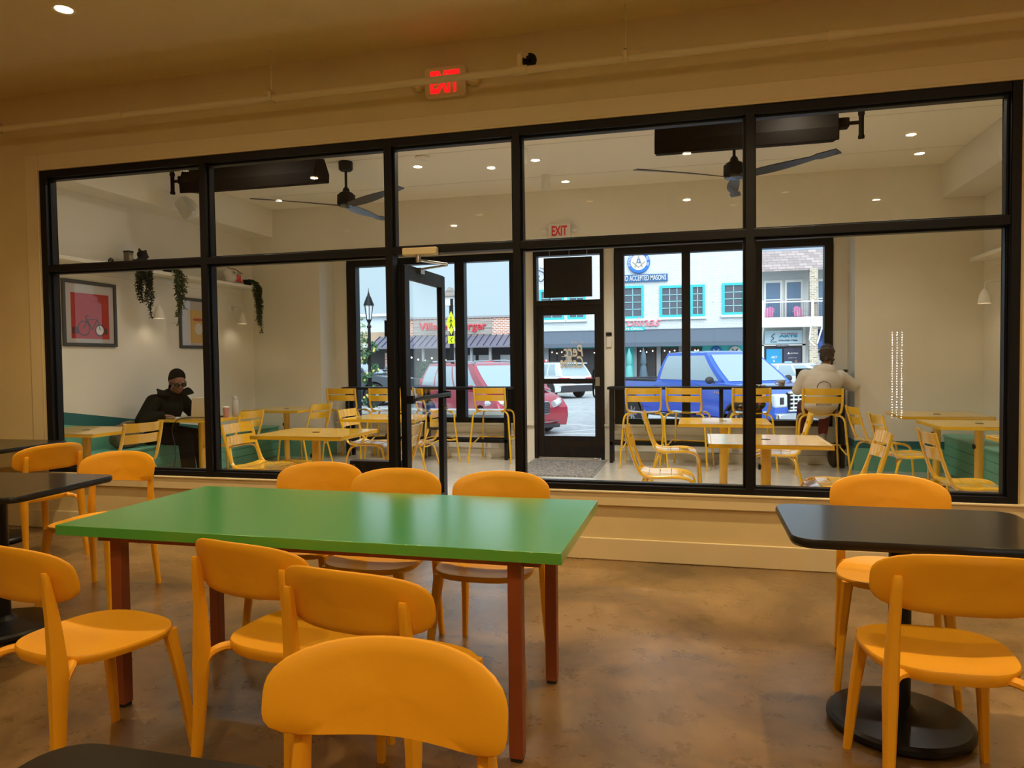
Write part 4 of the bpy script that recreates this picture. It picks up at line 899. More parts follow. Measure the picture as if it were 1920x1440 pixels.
# --- the laptop user on the bench, facing the table (+x), leaning forward
wmn = thing('person', 'person with black-rimmed glasses and a black coat bent over the open laptop', 'person', (-5.95, 7.12, 0))
wmn.location = (0, 0, 0)
hp = Vector((-6.02, 7.12, .55)); ch = Vector((-5.90, 7.10, .86)); nk = Vector((-5.82, 7.09, 1.03)); hc = Vector((-5.735, 7.06, 1.155))
R = basis((.80, -.55, -.38))
sk = MB(); P = head(sk, hc, R, 1.08)
sk.limb(nk, hc-R @ Vector((0, .02, .05)), .054, .048)
sk.ell(ch, (.11, .16, .17), 16).limb(hp, ch, .125, .12).limb(ch, nk, .11, .06)
shL, shR = Vector((-5.87, 7.27, .95)), Vector((-5.93, 6.90, .94)); elL, elR = Vector((-5.76, 7.36, .78)), Vector((-5.93, 6.72, .74)); wrL, wrR = Vector((-5.60, 7.20, .80)), Vector((-5.77, 6.86, .79))
for a, b, c in ((shL, elL, wrL), (shR, elR, wrR)): sk.limb(a, b, .048, .038).limb(b, c, .036, .026)
fingers(sk, wrR, (.75, .35, -.10), (.0, .1, 1), (-.35, .9, 0), curl=.9); fingers(sk, wrL, (.9, -.3, -.08), (0, 0, 1), (-.3, -.9, 0), curl=.5)
kn = []
for s_ in (-1, 1):
    a = hp+Vector((.02, s_*.09, 0)); k = Vector((-5.60, 7.12+s_*.12, .52)); f_ = Vector((-5.55, 7.12+s_*.13, .06)); kn.append((a, k, f_)); sk.limb(a, k, .085, .055).limb(k, f_, .055, .036).limb(f_, f_+Vector((.12, 0, -.02)), .035, .025)
fuse(sk, 'body', m_skin, wmn, vox=.0075, smooth=3)
ct = MB().limb(hp, ch+Vector((-.02, 0, 0)), .17, .165, 16).limb(ch, nk+Vector((-.03, 0, -.05)), .16, .11, 16).limb(shL, shR, .085, .085, 14)
for a, b, c in ((shL, elL, wrL), (shR, elR, wrR)): ct.limb(a, b, .085, .075, 14).limb(b, c+(b-c).normalized()*.02, .072, .055, 14)
ct.ell(hp+Vector((.0, -.02, -.03)), (.20, .25, .10), 16)
fuse(ct, 'coat', m_coat, wmn, vox=.014, smooth=4)
cl = MB()                                                     # wide flared collar
for s_ in (-1, 1):
    i0 = len(cl.v)
    cl.sheet(lambda u, v: ((-.10+.20*u, s_*(.055+.10*v+.04*u*v), .03*math.sin(PI*u)-.01*v+.035*v*v), (0, -s_*.3, 1)), 8, 6, .014)
    cl.xf(Matrix.Translation(nk+Vector((.0, 0, -.005))) @ Matrix.Rotation(math.radians(-35), 4, 'Z') @ Matrix.Rotation(math.radians(12), 4, 'Y'), i0)
cl.build('collar', m_coat, wmn, ang=70)
tr = MB()
for a, k, f_ in kn: tr.limb(a, k, .115, .085, 14).limb(k, f_+Vector((0, 0, .04)), .085, .075, 14)
fuse(tr, 'trousers', m_trou, wmn, vox=.014)
for a, k, f_ in kn: MB().ell(f_+Vector((.05, 0, -.025)), (.115, .045, .038), 14).build('shoe', m_black2, wmn)
hr = MB().ell(P(0, -.030, .052), (.088, .106, .092), 20, R).ell(P(0, -.040, .02), (.093, .085, .090), 16, R).ell(P(0, -.115, .0), (.045, .04, .05), 12, R)
for q in (-1, 1):
    for k in range(5): hr.limb(P(q*(.055-.01*k), -.055-.006*k, .0), P(q*(.06-.012*k), -.075-.004*k, -.13+.012*k), .013, .008, 8)
ho = fuse(hr, 'hair', m_hair, wmn, vox=.006, smooth=2)
gl = MB()
for q in (-1, 1):
    c_ = P(q*.033, .100, .006); n = 20
    gl.tube([c_+R @ Vector((.026*math.cos(2*PI*k/n), 0, .021*math.sin(2*PI*k/n))) for k in range(n)], .0055, 6, closed=True)
    gl.tube([P(q*.058, .098, .012), P(q*.078, .03, .012), P(q*.08, -.01, .008)], .0035, 6)
gl.tube([P(-.008, .102, .010), P(.008, .102, .010)], .0035, 6); gl.build('glasses', m_black2, wmn)
gg = MB()
for q in (-1, 1): gg.ell(P(q*.033, .099, .006), (.024, .002, .019), 14, R)
gg.build('lenses', glassy('lens_glass', (.75, .72, .68), ior=1.5), wmn)
ey = MB()
for q in (-1, 1): ey.ell(P(q*.030, .078, .008), (.013, .008, .006), 10, R)
ey.build('eyes', mat('eye_dark', (.04, .03, .025), .3), wmn)
MB().ell(P(-.082, -.004, -.012), (.006, .007, .012), 10, R).ell(P(-.081, .004, -.03), (.004, .004, .014), 8, R).build('earbud', m_wmetal, wmn)
MB().ell(P(0, .094, -.058), (.022, .008, .006), 10, R).ell(P(0, .092, -.068), (.018, .007, .006), 10, R).build('lips', mat('lip_rose', (.22, .07, .06), .5), wmn)
# --- the person on the stool, seen from behind, facing the street
mn = thing('person', 'person in an off-white hoodie seen from behind on a bar stool', 'person', (1.42, 9.17, 0)); mn.location = (0, 0, 0)
hp = Vector((1.41, 9.19, .80)); ch = Vector((1.43, 9.20, 1.05)); nk = Vector((1.47, 9.22, 1.235)); hc = Vector((1.495, 9.27, 1.385)); R = basis((.10, .99, -.10))
sk = MB(); P = head(sk, hc, R, .98); sk.limb(nk, hc-Vector((0, .02, .06)), .058, .052)
sk.limb(hp, ch, .13, .13).ell(ch, (.17, .11, .15), 16).limb(ch, nk, .11, .06)
shL, shR = Vector((1.25, 9.20, 1.14)), Vector((1.63, 9.22, 1.13)); elL, elR = Vector((1.17, 9.25, .97)), Vector((1.80, 9.27, 1.015)); wrL, wrR = Vector((1.26, 9.47, 1.035)), Vector((1.60, 9.50, 1.035))
for a, b, c in ((shL, elL, wrL), (shR, elR, wrR)): sk.limb(a, b, .052, .042).limb(b, c, .040, .028)
fingers(sk, wrL, (.25, .95, -.12), (0, 0, 1), (.9, -.25, 0), curl=.5); fingers(sk, wrR, (-.55, .8, -.12), (0, 0, 1), (-.8, -.55, 0), curl=.5)
kn = []
for s_, kk, ff in ((-1, (1.28, 9.60, .76), (1.24, 9.62, .40)), (1, (1.52, 9.50, .72), (1.475, 9.40, .42))):
    a = hp+Vector((s_*.09, 0, -.02)); k = Vector(kk); f_ = Vector(ff); kn.append((a, k, f_)); sk.limb(a, k, .085, .055).limb(k, f_, .05, .036).limb(f_, f_+Vector((.0, .10, -.03)), .034, .025)
fuse(sk, 'body', m_skin2, mn, vox=.0085, smooth=3)
hd = MB().limb(hp+Vector((0, -.01, -.01)), ch, .165, .165, 18).limb(ch, ch+Vector((.0, 0, .07)), .165, .12, 18).limb(shL+Vector((.03, 0, -.01)), shR-Vector((.03, 0, .01)), .085, .085, 14).ell(ch, (.225, .15, .20), 18).ell(hp+Vector((0, -.02, .0)), (.205, .165, .115), 18)
for a, b, c in ((shL, elL, wrL), (shR, elR, wrR)): hd.limb(a, b, .080, .068, 14).limb(b, c+(b-c).normalized()*.01, .068, .045, 14)
hd.ell(nk+Vector((-.01, -.05, -.035)), (.125, .075, .085), 16).limb(nk+Vector((-.09, .0, .0)), nk+Vector((-.05, .09, -.03)), .04, .035, 12).limb(nk+Vector((.09, .0, -.0)), nk+Vector((.05, .09, -.03)), .04, .035, 12)
fuse(hd, 'hoodie', m_hood, mn, vox=.013, smooth=4)
pr_ = MB().tube([(1.43+.075*math.cos(a), 9.03, 1.0+.075*math.sin(a)) for a in [PI*k/14 for k in range(15)]], .004, 6)
for v in pr_.v: v.y = 9.040-.05*(v.z-.95)-.6*(v.x-1.43)**2*0
pr_.build('back_print', m_pdk, mn)
q = MB()
for k in range(8): q.box(1.345+k*.022, 1.352+k*.022, 9.008, 9.016, .795+.004*(k % 3), .832)
q.build('back_print', m_pdk, mn)
tr = MB()
for a, k, f_ in kn: tr.limb(a, k, .105, .075, 14).limb(k, f_+Vector((0, 0, .03)), .072, .055, 14)
tr.limb(hp+Vector((-.12, -.02, -.03)), hp+Vector((.12, -.02, -.03)), .075, .075, 14)
fuse(tr, 'trousers', m_mar, mn, vox=.013)
for a, k, f_ in kn:
    sh = fuse(MB().ell(f_+Vector((0, .05, -.035)), (.045, .125, .045), 14).ell(f_+Vector((0, -.01, -.01)), (.045, .055, .05), 12), 'shoe', mat('shoe_grey', (.30, .28, .27), .6), mn, vox=.010)
    MB().prism([(f_.x+.05*math.cos(t)*(1 if True else 1), f_.y+.05+.135*math.sin(t)) for t in [2*PI*i/20 for i in range(20)]], 'z', f_.z-.095, f_.z-.062).build('sole', m_black2, sh, bevel=.006)
hr = MB().ell(P(0, -.022, .042), (.084, .104, .092), 20, R).ell(P(0, -.045, -.01), (.078, .070, .075), 16, R)
rnd = random.Random(4)
for k in range(36):
    a = rnd.uniform(-1.3, 1.3); z_ = rnd.uniform(-.085, .03); hr.ell(P(.078*math.sin(a), -.02-.085*math.cos(a), z_), (.014, .014, .016), 8)
fuse(hr, 'hair', m_hair2, mn, vox=.006, smooth=1)
MB().tube([P(.088*math.sin(a), -.015-.112*math.cos(a)*1., .035+.03*math.cos(a)) for a in [-1.7+3.4*k/16 for k in range(17)]], .007, 8).build('headband', mat('headband_grey', (.10, .08, .08), .7), mn)
# ================================================================== OUTSIDE
GZ = -.45
m_road = mat('asphalt', (.40, .42, .43), .85); noisy(m_road, (.36, .38, .39), (.50, .52, .53), 5, 8, bump=.3, bscale=90)
m_walk = mat('pavement_concrete', (.55, .54, .50), .8); noisy(m_walk, (.50, .49, .46), (.60, .58, .54), 3, 6, bump=.1)
sq = MB().prism([(-90, -.8), (70, -.8), (70, GZ), (-8.0, GZ), (-9.0, .02), (-90, .02)], 'y', 11.6, 39.2); struct('street', sq, m_road, smooth=False)
struct('pavement', MB().box(-90, 70, YO+.1, 11.6, -.4, -.12), m_walk, smooth=False)
struct('pavement_far', MB().box(-90, 70, 37.2, 39.9, GZ-.2, GZ+.14), m_walk, smooth=False)
m_line = mat('white_road_paint', (.75, .77, .76), .7)
mb = MB()
def strip(a, b, w_, z=GZ+.004):
    a, b = Vector(a), Vector(b); n_ = Vector((-(b-a).y, (b-a).x)).normalized()*w_/2
    mb.add([(a.x-n_.x, a.y-n_.y, z), (b.x-n_.x, b.y-n_.y, z), (b.x+n_.x, b.y+n_.y, z), (a.x+n_.x, a.y+n_.y, z), (a.x-n_.x, a.y-n_.y, z+.004), (b.x-n_.x, b.y-n_.y, z+.004), (b.x+n_.x, b.y+n_.y, z+.004), (a.x+n_.x, a.y+n_.y, z+.004)], [(3, 2, 1, 0), (4, 5, 6, 7), (0, 1, 5, 4), (1, 2, 6, 5), (2, 3, 7, 6), (3, 0, 4, 7)])
strip((-3.4, 17.6), (-1.9, 19.0), .11); strip((-3.7, 19.9), (-1.9, 19.0), .11); strip((-3.5, 17.4), (-1.0, 17.55), .11); strip((-7.9, 24.5), (6, 24.5), .12); strip((-7.9, 27), (6, 27), .12); strip((2.6, 12), (6.4, 16.5), .11); strip((-1.6, 12), (2.2, 16.5), .11)
struct('road_marking', mb, m_line, smooth=False)
m_wbrick = bricky(mat('white_painted_brick', (.7, .7, .7), .7), (.66, .70, .70), (.74, .78, .78), (.52, .56, .57), .24, .085, mort=.012, bump=.5)
m_rbrick = bricky(mat('red_brick', (.4, .15, .1), .8), (.42, .13, .075), (.55, .22, .13), (.66, .60, .54), .26, .10, mort=.022)
m_tbrick = bricky(mat('tan_brick', (.4, .3, .2), .8), (.34, .24, .15), (.58, .47, .34), (.62, .58, .5), .24, .09, mort=.016)
m_wood = mat('weathered_boards', (.3, .27, .24), .8); noisy(m_wood, (.22, .19, .17), (.42, .38, .34), 3, 6, stretch=(.3, 1, 6))
m_awn = mat('charcoal_awning', (.10, .13, .17), .8); m_metal_roof = mat('standing_seam_metal', (.16, .15, .19), .5)
m_shing = bricky(mat('roof_shingles', (.4, .3, .3), .9), (.34, .28, .27), (.52, .42, .39), (.22, .19, .19), .42, .17, mort=.012)
m_tealp = mat('turquoise_paint', (.04, .50, .52), .6); m_fglass = mat('dark_window_glass', (.10, .11, .14), .12, spec=.8); m_offw = mat('pale_grey_paint', (.66, .68, .66), .7)
m_dark = mat('dark_shop_interior', (.025, .025, .03), .6); m_blue = mat('sign_blue', (.02, .16, .55), .6); m_pink = mat('pink_paint', (.85, .27, .50), .5)
m_signred = mat('sign_red', (.62, .03, .05), .5); m_navy = mat('navy_paint', (.02, .04, .10), .6); m_cyan = mat('poster_cyan', (.02, .32, .62), .6); m_grey = mat('grey_trim', (.30, .31, .32), .6)
B = 40.
# --- white brick building with turquoise windows
bd = thing('brick_building', 'two-storey white painted brick building with turquoise window frames', 'building', (0, 0, 0))
MB().box(-8.9, 3.18, B, B+12, 2.75, 8.6).box(-8.9, 3.18, B+.25, B+12, GZ, 2.75).build('wall', m_wbrick, bd, smooth=False)
MB().box(-8.95, 3.2, B-.08, B+.1, 8.5, 8.75).build('coping', m_grey, bd)
for x0, x1, z0, z1, nx in ((-8.55, -7.15, 3.55, 5.25, 2), (-6.95, -5.95, 3.55, 5.25, 2), (-4.42, -2.78, 3.52, 5.30, 3), (-1.92, -.50, 3.55, 5.24, 3), (-.32, .43, 3.55, 5.24, 2), (1.31, 2.46, 3.60, 5.27, 2)):
    t_ = .13; f = MB().box(x0, x0+t_, B-.10, B+.02, z0, z1).box(x1-t_, x1, B-.10, B+.02, z0, z1).box(x0+t_, x1-t_, B-.10, B+.02, z0, z0+t_).box(x0+t_, x1-t_, B-.10, B+.02, z1-t_, z1)
    wf = f.build('window', m_tealp, bd, smooth=False)
    MB().box(x0+t_, x1-t_, B-.03, B, z0+t_, z1-t_).build('pane', m_fglass, wf, smooth=False)
    q = MB(); 
    for k in range(1, 4): z_ = z0+t_+(z1-z0-2*t_)*k/4; q.box(x0+t_, x1-t_, B-.06, B-.03, z_-.018, z_+.018)
    for k in range(1, nx): x_ = x0+t_+(x1-x0-2*t_)*k/nx; q.box(x_-.018, x_+.018, B-.06, B-.03, z0+t_, z1-t_)
    q.build('glazing_bars', mat('pale_turquoise', (.30, .62, .64), .6), wf, smooth=False); MB().box(x0-.08, x1+.08, B-.14, B+.02, z0-.13, z0).build('sill', m_offw, bd, smooth=False)
# shop front below
f = MB().box(-8.9, 3.18, B+.05, B+.25, GZ, 2.05)
f.build('shop_front', m_tealp, bd, smooth=False)
q = MB(); 
for a, c in ((-8.9, -8.05), (-7.1, -6.75), (-4.2, -3.75), (-3.30, -3.16), (-2.11, -1.88), (-.95, -.29)): q.box(a, c, B-.02, B+.05, GZ, 2.02)
q.build('shop_pier', m_grey, bd, smooth=False)
for a, c in ((-8.05, -7.1), (-6.75, -4.2), (-3.16, -2.11), (-1.88, -.95), (-.29, .27)):
    w_ = MB().box(a, c, B-.01, B+.04, GZ, 1.93).build('shop_window', m_dark, bd, smooth=False)
    MB().box(a, a+.05, B-.04, B, GZ, 1.93).box(c-.05, c, B-.04, B, GZ, 1.93).box((a+c)/2-.02, (a+c)/2+.02, B-.04, B, GZ, 1.93).build('mullion', m_black2, w_, smooth=False)
    for k in range(3): MB().ell((a+.2+(c-a-.4)*k/2, B-.08, 1.75-.06*(k % 2)), (.03, .03, .04), 8).build('bulb', m_lampp, w_)
for nm, x_, c_, m_ in (('round_sign', 1.00, 'a', m_blue), ('round_sign', 1.95, 'b', m_white)):
    o = thing(nm, ('round blue sign on the turquoise wall above the truck roof' if c_ == 'a' else 'round white sign with a dark cross on the turquoise wall'), 'sign', (x_, B+.02, 1.65))
    MB().lathe([(.001, -.05), (.28, -.05), (.30, -.03), (.30, 0)], 28, axis='y').build('disc', m_, o)
    MB().tube([(-.15, -.055, -.15), (.15, -.055, .15)], .03, 6).tube([(-.15, -.055, .15), (.15, -.055, -.15)], .03, 6).build('emblem', m_white if c_ == 'a' else m_navy, o)
one('shop_awning', MB().prism([(B-.02, 2.86), (B-1.1, 2.20), (B-1.1, 1.98), (B-1.06, 1.98), (B-1.06, 2.14), (B-.02, 2.76)], 'x', -8.9, 2.75).box(-8.9, 2.75, B-.03, B, 2.84, 2.93), m_awn, 'long charcoal awning over the turquoise shop front', 'awning', smooth=False)
# signs
o = thing('masonic_sign', 'round blue and white lodge sign with compass and letter G on white brick', 'sign', (-3.03, B, 6.56))
MB().lathe([(.001, -.14), (.44, -.14), (.44, -.10), (.45, 0)], 48, axis='y').build('white_disc', m_white, o)
MB().lathe([(.43, -.15), (.585, -.15), (.60, -.10), (.60, 0), (.43, -.02), (.43, -.15)], 48, axis='y', cap=False).build('blue_ring', m_blue, o)
m_gold = mat('dull_gold', (.38, .33, .24), .5)
cp_ = MB().tube([(-.20, -.16, -.28), (0, -.16, .34), (.20, -.16, -.28)], .028, 6).tube([(-.33, -.155, .02), (0, -.155, -.28), (.33, -.155, .02)], .026, 6)
cp_.build('compass', m_gold, o); text('letter', 'G', m_blue, (-.09, .09, -.06, .18), -.16, o, ext=.01, bold=.02)
s_ = 'TUCKER LODGE  NO 42'
for k, c_ in enumerate(s_):
    if c_ == ' ': continue
    a = math.radians(200-220*k/(len(s_)-1)); t_ = text('letter', c_, m_white, (-.045, .045, -.055, .055), 0, o, ext=.006, bold=.02)
    t_.location = (.51*math.cos(a), -.158, .51*math.sin(a)); t_.rotation_euler = (0, -(a-PI/2), 0)
o = thing('lodge_name_sign', 'blue strip sign reading free and accepted masons on white brick', 'sign', (0, 0, 0))
MB().box(-4.64, -1.50, B-.12, B, 5.50, 5.89).build('board', mat('sign_blue_dark', (.03, .12, .30), .6), o, smooth=False); text('lettering', 'FREE AND ACCEPTED MASONS', m_white, (-4.54, -1.58, 5.56, 5.84), B-.125, o, ext=.01, bold=.008)
o = thing('restaurant_sign', 'pink script restaurant sign above the charcoal awning', 'sign', (0, 0, 0))
text('lettering', 'Carolinas', mat('script_pink', (.78, .20, .28), .5), (-4.85, -1.86, 3.10, 3.60), B-.10, o, ext=.03, shear=.45, bold=.0); text('lettering', 'Carolinas', m_white, (-4.83, -1.84, 3.09, 3.61), B-.04, o, ext=.02, shear=.45, bold=.03)
MB().prism([(x_, z_+.0) for x_, z_ in rrect(-5.0, -2.72, 2.86, 3.07, .10)], 'y', B-.10, B-.01).build('grill_board', m_tealp, o); text('lettering', 'AMERICAN GRILL', m_white, (-4.85, -2.82, 2.90, 3.03), B-.11, o, ext=.01, bold=.03)
MB().lathe([(.001, -.05), (.06, -.03), (.06, 0)], 12, c=(.86, B, 4.35), axis='y').build('x', m_white).name = 'spot_lamp'; tag(bpy.data.objects['spot_lamp'], 'small white lamp fitting on the white brick between turquoise windows', 'lamp')
ws = one('wall_bracket_sign', MB().tube(smoothpath([(-8.6, B-.1, 6.35), (-8.3, B-.12, 6.2), (-8.2, B-.12, 5.95), (-8.45, B-.12, 5.7), (-8.6, B-.12, 5.9), (-8.5, B-.12, 6.05)], 4), .025, 6).tube(smoothpath([(-8.5, B-.1, 6.5), (-8.1, B-.1, 6.3), (-8.0, B-.1, 6.0), (-8.2, B-.1, 5.6)], 4), .02, 6), m_navy, 'thin dark line figure drawn on the white brick beside the screen', 'decoration')
for x_, y_, mm, lab in ((-3.42, 38.2, mat('teal_canvas', (.12, .42, .40), .8), 'closed turquoise patio umbrella outside the restaurant'), (-2.70, 38.4, mat('blue_grey_canvas', (.08, .13, .17), .8), 'closed slate blue patio umbrella outside the restaurant')):
    o = thing('patio_umbrella', lab, 'umbrella', (x_, y_, GZ+.14)); MB().cyl((0, 0, 0), (0, 0, 2.2), .025, n=8).build('pole', m_grey, o)
    MB().lathe([(.20, .55), (.24, .60), (.20, .9), (.15, 1.25), (.11, 1.3), (.17, 1.45), (.14, 1.8), (.03, 2.15), (.02, 2.2)], 10).build('canopy', mm, o); MB().lathe([(.001, 0), (.25, 0), (.25, .06), (.05, .08), (.04, .2)], 16).build('foot', m_grey, o)
# --- balcony building
b2 = thing('balcony_building', 'pale building with shingled roof, balcony and an arts school below', 'building', (0, 0, 0))
MB().box(3.22, 12, B+.3, B+12, GZ, 5.95).build('wall', m_offw, b2, smooth=False)
MB().add([(3.2, B-.9, 5.80), (12, B-.9, 5.80), (12, B+1.2, 7.05), (3.2, B+1.2, 7.05), (3.2, B-.9, 5.70), (12, B-.9, 5.70), (12, B+1.3, 6.95), (3.2, B+1.3, 6.95)], [(0, 1, 2, 3), (7, 6, 5, 4), (0, 4, 5, 1), (1, 5, 6, 2), (2, 6, 7, 3), (3, 7, 4, 0)]).build('roof', m_shing, b2, smooth=False)
MB().box(3.2, 12, B+1.1, B+12, 5.9, 7.15).build('upper_wall', mat('blue_grey_fascia', (.35, .42, .50), .6), b2, smooth=False)
MB().box(5.50, 5.88, B-.95, B-.55, GZ, 5.78).build('column', m_tbrick, b2, smooth=False)
for x0, x1 in ((3.42, 4.32), (4.45, 5.33), (5.98, 6.9)):
    f = MB().box(x0, x0+.10, B+.2, B+.3, 2.95, 5.35).box(x1-.10, x1, B+.2, B+.3, 2.95, 5.35).box(x0+.1, x1-.1, B+.2, B+.3, 5.22, 5.35).box(x0+.1, x1-.1, B+.2, B+.3, 4.30, 4.37)
    w_ = f.build('window', m_white, b2, smooth=False); MB().box(x0+.1, x1-.1, B+.24, B+.28, 3.0, 5.22).build('pane', mat('blue_grey_glass', (.14, .22, .33), .15), w_, smooth=False)
bl = MB().box(3.22, 8, B-1.0, B+.3, 2.95, 3.02).box(3.22, 8, B-1.02, B-.96, 2.85, 3.28).build('balcony', m_white, b2, smooth=False)
f = MB().box(3.22, 8, B-1.02, B-.96, 4.09, 4.16).box(3.22, 8, B-1.02, B-.96, 3.28, 3.36)
for x_ in (3.28, 5.62, 7.95): f.box(x_-.06, x_+.06, B-1.05, B-.93, 2.9, 4.22)
f.build('railing', m_white, bl, smooth=False); f = MB()
for k in range(60): f.box(3.36+k*.08, 3.375+k*.08, B-1.0, B-.985, 3.34, 4.10)
tag(f.build('balusters', m_navy, bl, smooth=False), 'thin dark balusters')
MB().tube([(5.55, B-1.0, 2.9), (5.50, B-.9, 2.2), (5.72, B-.96, 1.9)], .05, 4).tube([(6.1, B-1.0, 2.9), (5.85, B-.96, 2.0)], .05, 4).tube([(3.30, B-1.0, 2.9), (3.25, B-.3, 2.1)], .05, 4).build('brace', m_white, b2, smooth=False)
MB().box(3.3, 5.45, B+.1, B+.3, 1.93, 2.02).box(3.3, 3.42, B+.1, B+.3, GZ, 2).box(5.30, 5.45, B+.1, B+.3, GZ, 2.9).build('door_surround', m_white, b2, smooth=False)
MB().box(3.42, 5.30, B+.15, B+.3, GZ, 1.93).build('shop_door', m_dark, b2, smooth=False)
MB().prism([(B+.3, 2.75), (B-.6, 2.1), (B-.6, 1.75), (B+.3, 1.75)], 'x', 5.95, 8).build('blue_awning', mat('awning_blue', (.02, .08, .30), .7), b2, smooth=False)
o = thing('arts_school_sign', 'pale blue banner sign reading arts under the balcony', 'sign', (0, 0, 0))
MB().box(3.45, 5.28, B+.02, B+.12, 2.04, 2.72).build('board', mat('banner_blue', (.50, .66, .74), .6), o, smooth=False)
text('lettering', 'ARTS', mat('banner_teal', (.04, .28, .45), .6), (4.14, 5.05, 2.36, 2.50), B, o, ext=.01, bold=.05); text('lettering', 'Your School of', m_signred, (4.22, 5.05, 2.53, 2.60), B, o, ext=.01); text('lettering', '770-939-7906', m_navy, (4.12, 5.05, 2.16, 2.24), B, o, ext=.01, bold=.02)
MB().tube(smoothpath([(3.75, B, 2.20), (3.9, B, 2.32), (3.78, B, 2.42), (3.95, B, 2.56)], 4), .018, 6).box(3.72, 4.05, B-.01, B+.01, 2.12, 2.15).build('drawing', m_navy, o)
o = thing('address_plate', 'small dark address strip above the shop door', 'sign', (0, 0, 0)); MB().box(4.02, 4.62, B+.02, B+.1, 1.885, 1.975).build('plate', m_navy, o, smooth=False); text('lettering', '2366 MAIN ST', m_white, (4.06, 4.58, 1.905, 1.955), B+.01, o, ext=.005)
o = thing('class_poster', 'bright blue art and music classes poster in the shop door', 'poster', (0, 0, 0)); MB().box(3.53, 4.30, B+.08, B+.13, .2, 1.77).build('sheet', m_cyan, o, smooth=False)
for k, (t_, w_) in enumerate((('ART', .3), ('&', .1), ('MUSIC', .4), ('CLASSES', .56))): text('lettering', t_, m_white, (3.915-w_/2, 3.915+w_/2, 1.28-k*.19, 1.40-k*.19), B+.07, o, ext=.004, bold=.03)
o = thing('realtor_poster', 'dark poster with white lettering and a portrait in pale lilac jacket', 'poster', (0, 0, 0)); MB().box(4.39, 5.25, B+.08, B+.13, .2, 1.80).build('sheet', mat('poster_navy', (.04, .045, .09), .6), o, smooth=False)
text('lettering', 'Art Wood', m_white, (4.72, 5.08, 1.50, 1.58), B+.07, o, ext=.004, bold=.03); text('lettering', 'CLOSER TO YOU', m_white, (4.60, 5.02, 1.28, 1.32), B+.07, o, ext=.004)
MB().prism([(4.56, 1.49), (4.63, 1.61), (4.70, 1.49)], 'y', B+.06, B+.08).build('logo', m_white, o); MB().prism(rrect(4.42, 4.80, .98, 1.12, .05), 'y', B+.06, B+.08).prism(rrect(4.42, 5.0, .48, .62, .04), 'y', B+.06, B+.08).build('pale_tab', mat('tab_blue', (.35, .65, .80), .6), o)
MB().ell((4.99, B+.07, 1.12), (.055, .01, .08), 12).build('portrait_head', m_skin2, o); MB().prism([(4.80, .70), (5.16, .70), (5.14, .95), (5.04, 1.04), (4.93, 1.04), (4.82, .95)], 'y', B+.055, B+.075).build('portrait_jacket', mat('lilac', (.50, .42, .58), .6), o)
for x_, rz, lab in ((3.62, -25, 'pink metal lawn chair on the balcony nearer the white brick building'), (5.02, 25, 'pink metal lawn chair on the balcony beside the brick column')):
    def mk():
        r = thing('lawn_chair', '', 'chair'); mb = MB(); mb.sheet(lambda u, v: (((u-.5)*.46, -.05-.10*v+.06*(2*u-1)**2, .40+.52*v*(1-.22*(2*u-1)**2*v)), (0, 1, .2)), 10, 8, .02); mb.build('backrest', m_pink, r, ang=70)
        MB().box(-.22, .22, -.06, .38, .38, .40).build('seat', m_pink, r, bevel=.01)
        for s_ in (-1, 1): MB().tube(smoothpath([(s_*.25, -.12, .62), (s_*.27, .1, .66), (s_*.27, .36, .60), (s_*.27, .42, .3), (s_*.27, .35, .02), (s_*.27, -.1, .02)], 4), .016, 6).build('arm_frame', m_white, r)
        return r
    q = place(mk, 'lawn', (x_, B-.45, 3.02), 180+rz, lab, 'pink lawn chairs on the balcony')
# --- burger restaurant
b3 = thing('burger_restaurant', 'single-storey red brick restaurant with a metal awning roof', 'building', (0, 0, 0))
MB().box(-18.0, -9.4, B, B+10, 2.2, 3.78).box(-18.0, -9.4, B+.3, B+10, GZ, 2.3).box(-18, -17.4, B, B+10, GZ, 3.78).build('wall', m_rbrick, b3, smooth=False)
MB().box(-18.05, -9.35, B-.08, B+10, 3.78, 3.90).build('coping', m_grey, b3, smooth=False)
MB().box(-16.15, -11.33, B-.05, B, 2.85, 3.72).build('board_panel', m_wood, b3, smooth=False)
MB().prism([(B, 2.80), (B-1.5, 2.15), (B-1.5, 2.05), (B, 2.68)], 'x', -18.35, -9.4).build('metal_awning', m_metal_roof, b3, smooth=False)
f = MB()
for k in range(24): x_ = -18.3+k*.38; f.hexa([(x_, B-1.5, 2.15), (x_+.03, B-1.5, 2.15), (x_+.03, B, 2.80), (x_, B, 2.80)], [(x_, B-1.5, 2.20), (x_+.03, B-1.5, 2.20), (x_+.03, B, 2.85), (x_, B, 2.85)])
f.build('seams', m_navy, b3, smooth=False)
MB().box(-18.0, -9.4, B-.2, B+.3, 1.85, 2.05).build('beam', m_dark, b3, smooth=False); MB().box(-17.4, -9.4, B+.2, B+.3, GZ, 1.9).build('shop_front', m_dark, b3, smooth=False)
for x0, x1 in ((-13.2, -12.4), (-12.2, -11.4), (-10.9, -10.0)): MB().box(x0, x1, B+.12, B+.2, GZ+.2, 1.65).build('door_pane', mat('pale_reflection_glass', (.40, .44, .45), .2), b3, smooth=False)
f = MB()
for x_ in (-17.2, -15.2, -13.35, -12.3, -11.2, -9.6): f.box(x_-.07, x_+.07, B-1.0, B-.86, GZ, 2.1)
f.build('post', m_grey, b3, smooth=False)
for k in range(9): MB().ell((-16.6+k*.42, B-.3, 1.45+.10*math.sin(k*1.7)), (.05, .05, .05), 8).build('bulb', m_lampp, b3)
o = thing('restaurant_sign', 'red burger restaurant lettering on the weathered board panel', 'sign', (0, 0, 0))
